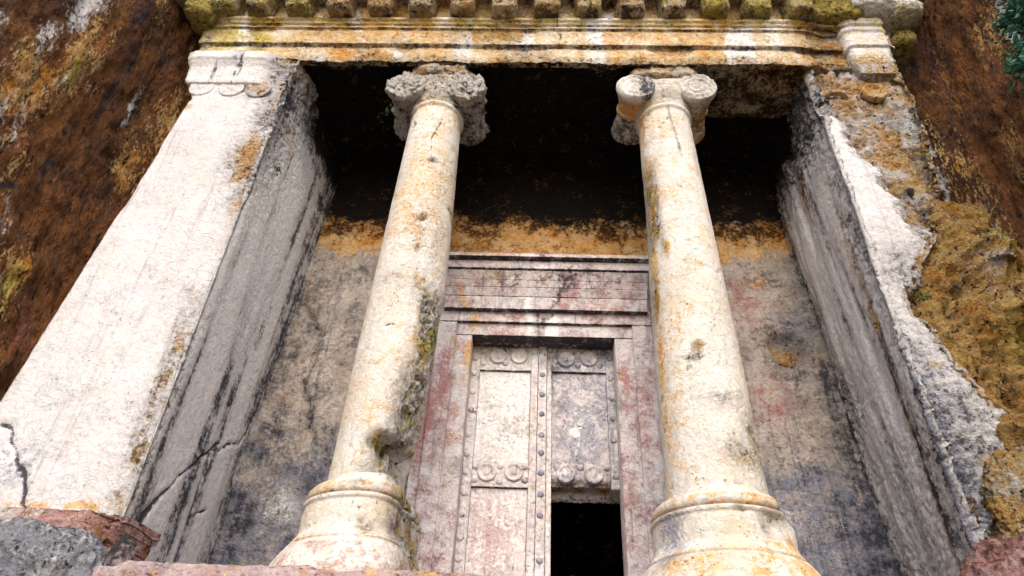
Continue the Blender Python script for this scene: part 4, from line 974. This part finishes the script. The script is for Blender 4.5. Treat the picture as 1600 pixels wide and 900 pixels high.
# ------------------------------------------------------------------ natural rock beside and below the tomb
def outcrop():
    XS = [(3.849, 3.609), (4.083, 3.508), (4.350, 3.410), (4.324, 3.083), (4.299, 2.743), (4.451, 2.566), (4.495, 2.364), (4.289, 1.819), (4.020, 1.324), (3.75, .9), (3.7, -1)]
    XS += [(3.2, 3.75), (3.0, 4.5)]
    z = np.arange(-.6, 3.75, .02)
    xin = np.minimum(right_outer(z) - .25, 3.6); xs = curve(z, XS) + .03*fbm(np.stack([0*z, 0*z, z], -1), 4, 3, 301)
    xs = np.maximum(xs, xin + .05)
    s = np.linspace(0, 1, 66); t = np.linspace(0, 1, 46)[1:]
    X = np.concatenate([xin[None] + s[:, None]*(xs - xin)[None], xs[None] + t[:, None]*.25], 0)
    Y = np.concatenate([.22 - .12*np.sin(s*np.pi)[:, None] + 0*z[None], .22 + t[:, None]*.95 + 0*z[None]], 0)
    G = np.stack([X, Y, np.broadcast_to(z, X.shape)], -1)
    N = grid_normals(G)
    if N[30, 100, 1] > 0: N = -N
    P = G.reshape(-1, 3)
    x, _y, zz = warp(P, .08, 8)
    hol = blobs(x, zz, [(3.784, 2.474, .16, .13, 1), (3.613, 2.304, .06, .2, .9), (3.719, 1.802, .05, .18, .7), (3.921, 1.558, .1, .3, .6)])  # hollows, also painted black for the shade inside them
    bul = blobs(x, zz, [(4.127, 2.957, .25, .3, 1), (4.031, 2.211, .3, .2, .9), (3.845, 2.831, .12, .25, .4)])
    cr = crumble(P, 302)
    d = .16*bul - .26*hol + .15*cr + .10*fbm(P, 2.6, 4, 307, ridged=True)*1.6 + .07*fbm(P, 2.2, 3, 303) + .02*fbm(P, 17, 2, 304)
    ramp = np.concatenate([sm(.05, .45, s), np.ones(len(t))])
    d = d*np.repeat(ramp, len(z)) - .10*np.repeat(1 - ramp, len(z))
    n2 = fbm(P, 1.8, 3, 305)
    mk = dict(rough=np.full(len(P), .85), white=np.clip(.18 + .9*fbm(P, 1.3, 3, 308), 0, .8), ochre=np.clip(.55 + .4*n2, 0, 1), lichen=np.maximum(blobs(x, zz, [(4.217, 3.039, .2, .35, .85), (4.099, 1.813, .2, .6, .7)]), -.05 + .4*n2), rust=np.maximum(hol*.6, blobs(x, zz, [(3.995, 2.422, .25, .15, .5), (3.953, 1.439, .15, .5, .5)])), black=np.maximum(hol*.85, blobs(x, zz, [(4.205, 2.841, .15, .15, .4), (4.051, 1.624, .12, .5, .45)])), blue=blobs(x, zz, [(3.831, 2.823, .05, .05, .9)]), pink=blobs(x, zz, [(4.210, 2.537, .2, .12, .5)]))
    tag(raw_mesh('rock_outcrop', P + N.reshape(-1, 3)*d[:, None], grid_faces(*G.shape[:2]), M_OUT, None, mk), 'bulging yellow ochre rock behind the broken edge of the right pier', 'rock')
outcrop()

def boulder(name, label, c, h, mat, seed, masks, sup=2.6, rough=.12, n=44, turn=0.):
    o = lump(name, c, h, mat, None, n=n, sup=sup, rough=rough, seed=seed, masks=masks, turn=turn)
    tag(o, label, 'rock')
boulder('rock', 'lumpy blue grey rock below the red foot of the white pier', (-3.95, -.10, -.66), (1.05, .42, .66), M_GREY, 311, dict(rough=.6, blue=.45, white=.35, pink=.15), sup=4, rough=.09, n=60)
boulder('rock', 'dark reddish brown boulder at the foot of the broken pier', (3.34, -.28, -.46), (.60, .42, .56), M_BASE, 321, dict(rough=.6, rust=.42, pink=.75, black=.42, ochre=.15), rough=.13)
boulder('rock', 'small sharp brown rock wedged between red pier foot and ledge', (-2.86, -.22, -.24), (.11, .12, .22), M_BASE, 331, dict(rough=.4, rust=.5, black=.75), sup=1.3, rough=.05, n=20, turn=.5)
boulder('rock', 'pitted ochre lump at the outer foot of the broken pier', (3.66, .02, .50), (.36, .13, .36), M_OUT, 341, dict(rough=.9, lichen=.35, ochre=.5, white=.35, blue=.3), rough=.11, n=44)

# ------------------------------------------------------------------ carved lettering (scratched into the stone)
M_SCR = plain('scratched_stone', (.42, .40, .38), (.30, .28, .28), 30)
M_SCRO = plain('scratched_ochre_stone', (.40, .30, .15), (.30, .2, .08), 30)
def lettering(text, x, y, z, size, mat, parent, sx=1.):
    cu = bpy.data.curves.new('lettering', 'FONT'); cu.body = text; cu.size = size; cu.extrude = .003; cu.offset = -.006*size/.16
    cu.space_character = 1.1; cu.resolution_u = 2
    o = bpy.data.objects.new('lettering', cu); COL.objects.link(o)
    cu.materials.append(mat)
    o.parent = parent; o.location = Vector((x, y, z)) - Vector(origin(parent))
    o.rotation_euler = (R(90), 0, 0); o.scale = (sx, 1, 1)
lettering('TEXIER', -1.033, 1.728, 4.232, .12, M_SCRO, wall, 1.25)
lettering('SERPE', 2.605, 1.728, 0.770, .17, M_SCR, wall, .85)
lettering('GERO', 2.493, 1.728, 0.670, .12, M_SCR, wall, .95)
lettering('FOI', 2.498, 1.728, 0.604, .11, M_SCR, wall, .95)
lettering('DIVAS', -0.693, 1.437, 3.697, .085, M_SCR, surround, 1.2)
lettering('D', -0.686, 1.688, 2.932, .085, M_SCR, surround, 1.2)

# ------------------------------------------------------------------ plants
M_LEAF = plain('leaf', (.012, .07, .05), (.03, .13, .07), 9, .6)
M_WEED = plain('weed_leaf', (.03, .09, .02), (.07, .14, .03), 20, .6)
M_BARK = plain('bark', (.09, .06, .04), (.04, .03, .02), 12)
def leaf_cloud(pts, size, rng):
    V = []; F = []
    for p in pts:
        for _ in range(1):
            a = Euler((rng.uniform(-1.0, 1.0), rng.uniform(-1.0, 1.0), rng.uniform(0, 6.28))).to_matrix()
            s = size*rng.uniform(.6, 1.25); b = len(V)
            for q in ((0, 0, 0), (.28, .35, .06), (.2, .8, .04), (0, 1, -.05), (-.2, .8, .04), (-.28, .35, .06)):
                V.append(Vector(p) + a @ (Vector(q)*s))
            F += [(b, b + 1, b + 2, b + 3), (b, b + 3, b + 4, b + 5)]
    return np.array([tuple(v) for v in V]), F
def tube(name, pts, r0, r1, mat, parent, n=7):
    V = []; F = []
    for k, p in enumerate(pts):
        r = r0 + (r1 - r0)*k/(len(pts) - 1)
        d = Vector(pts[min(k + 1, len(pts) - 1)]) - Vector(pts[max(k - 1, 0)])
        qn = d.to_track_quat('Z', 'Y')
        for a in range(n):
            V.append(tuple(Vector(p) + qn @ Vector((r*math.cos(6.283*a/n), r*math.sin(6.283*a/n), 0))))
    for k in range(len(pts) - 1):
        for a in range(n):
            F.append((k*n + a, k*n + (a + 1) % n, (k + 1)*n + (a + 1) % n, (k + 1)*n + a))
    return raw_mesh(name, np.array(V), F, mat, parent)
def bush():
    rng = random.Random(5)
    tips = [(4.560, -1.200, 4.919), (4.477, -1.200, 4.829), (4.564, -1.200, 4.700), (4.346, -1.200, 4.226), (4.307, -1.200, 4.042), (4.740, -1.200, 5.033), (4.719, -1.200, 5.324), (4.555, -1.200, 4.388), (4.818, -1.200, 4.811)]
    root = (5.35, -1.05, 4.9)
    t = empty('bush', root, 'dark green leafy branches hanging in front of the right cliff', 'bush')
    mid_ = (4.95, -1.25, 5.1)
    tube('stem', [root, (5.15, -1.15, 5.05), mid_], .045, .03, M_BARK, t)
    pts = []
    for c in tips:
        c = Vector(c); m_ = (Vector(mid_) + c)/2 + Vector((0, 0, .08))
        tube('twig', [mid_, tuple(m_), tuple(c)], .016, .005, M_BARK, t, 5)
        for _ in range(150):
            pts.append(c + Vector((rng.gauss(0, .07), rng.gauss(0, .09), rng.gauss(-.01, .06))))
        for _ in range(30):
            k = rng.uniform(.5, 1); pts.append(Vector(mid_).lerp(c, k) + Vector((rng.gauss(0, .05), rng.gauss(0, .05), rng.gauss(0, .05))))
    V, F = leaf_cloud(pts, .07, rng)
    raw_mesh('crown', V, F, M_LEAF, t, smooth=False)
bush()
def weed(label, c, r, n, size, seed, drop=0.):
    rng = random.Random(seed)
    t = empty('weed', c, label, 'plant', None)
    pts = []
    for _ in range(n):
        k = abs(rng.gauss(0, 1))
        pts.append(Vector(c) + Vector((rng.gauss(0, r), -.02 - abs(rng.gauss(0, r*.6)), rng.gauss(0, r) - drop*k)))
    V, F = leaf_cloud(pts, size, rng)
    raw_mesh('foliage', V, F, M_WEED, t, smooth=False)
    tube('stem', [tuple(Vector(c) + Vector((0, .06, 0))), tuple(Vector(c) + Vector((0, -.02, .01))), tuple(Vector(c) + Vector((.01, -.06, -.02)))], .006, .003, M_WEED, t, 5)
weed('small green weed growing in the crevice beside the yellow rock', (3.402, 0.030, 2.348), .028, 30, .04, 1)
weed('tiny green weed on the inner corner of the white pier', (-2.795, -0.020, 3.811), .022, 22, .035, 2)
weed('thin dark green tuft hanging beside the ruined left capital', (-1.979, 0.500, 5.464), (.035), 26, .035, 3, drop=.10)
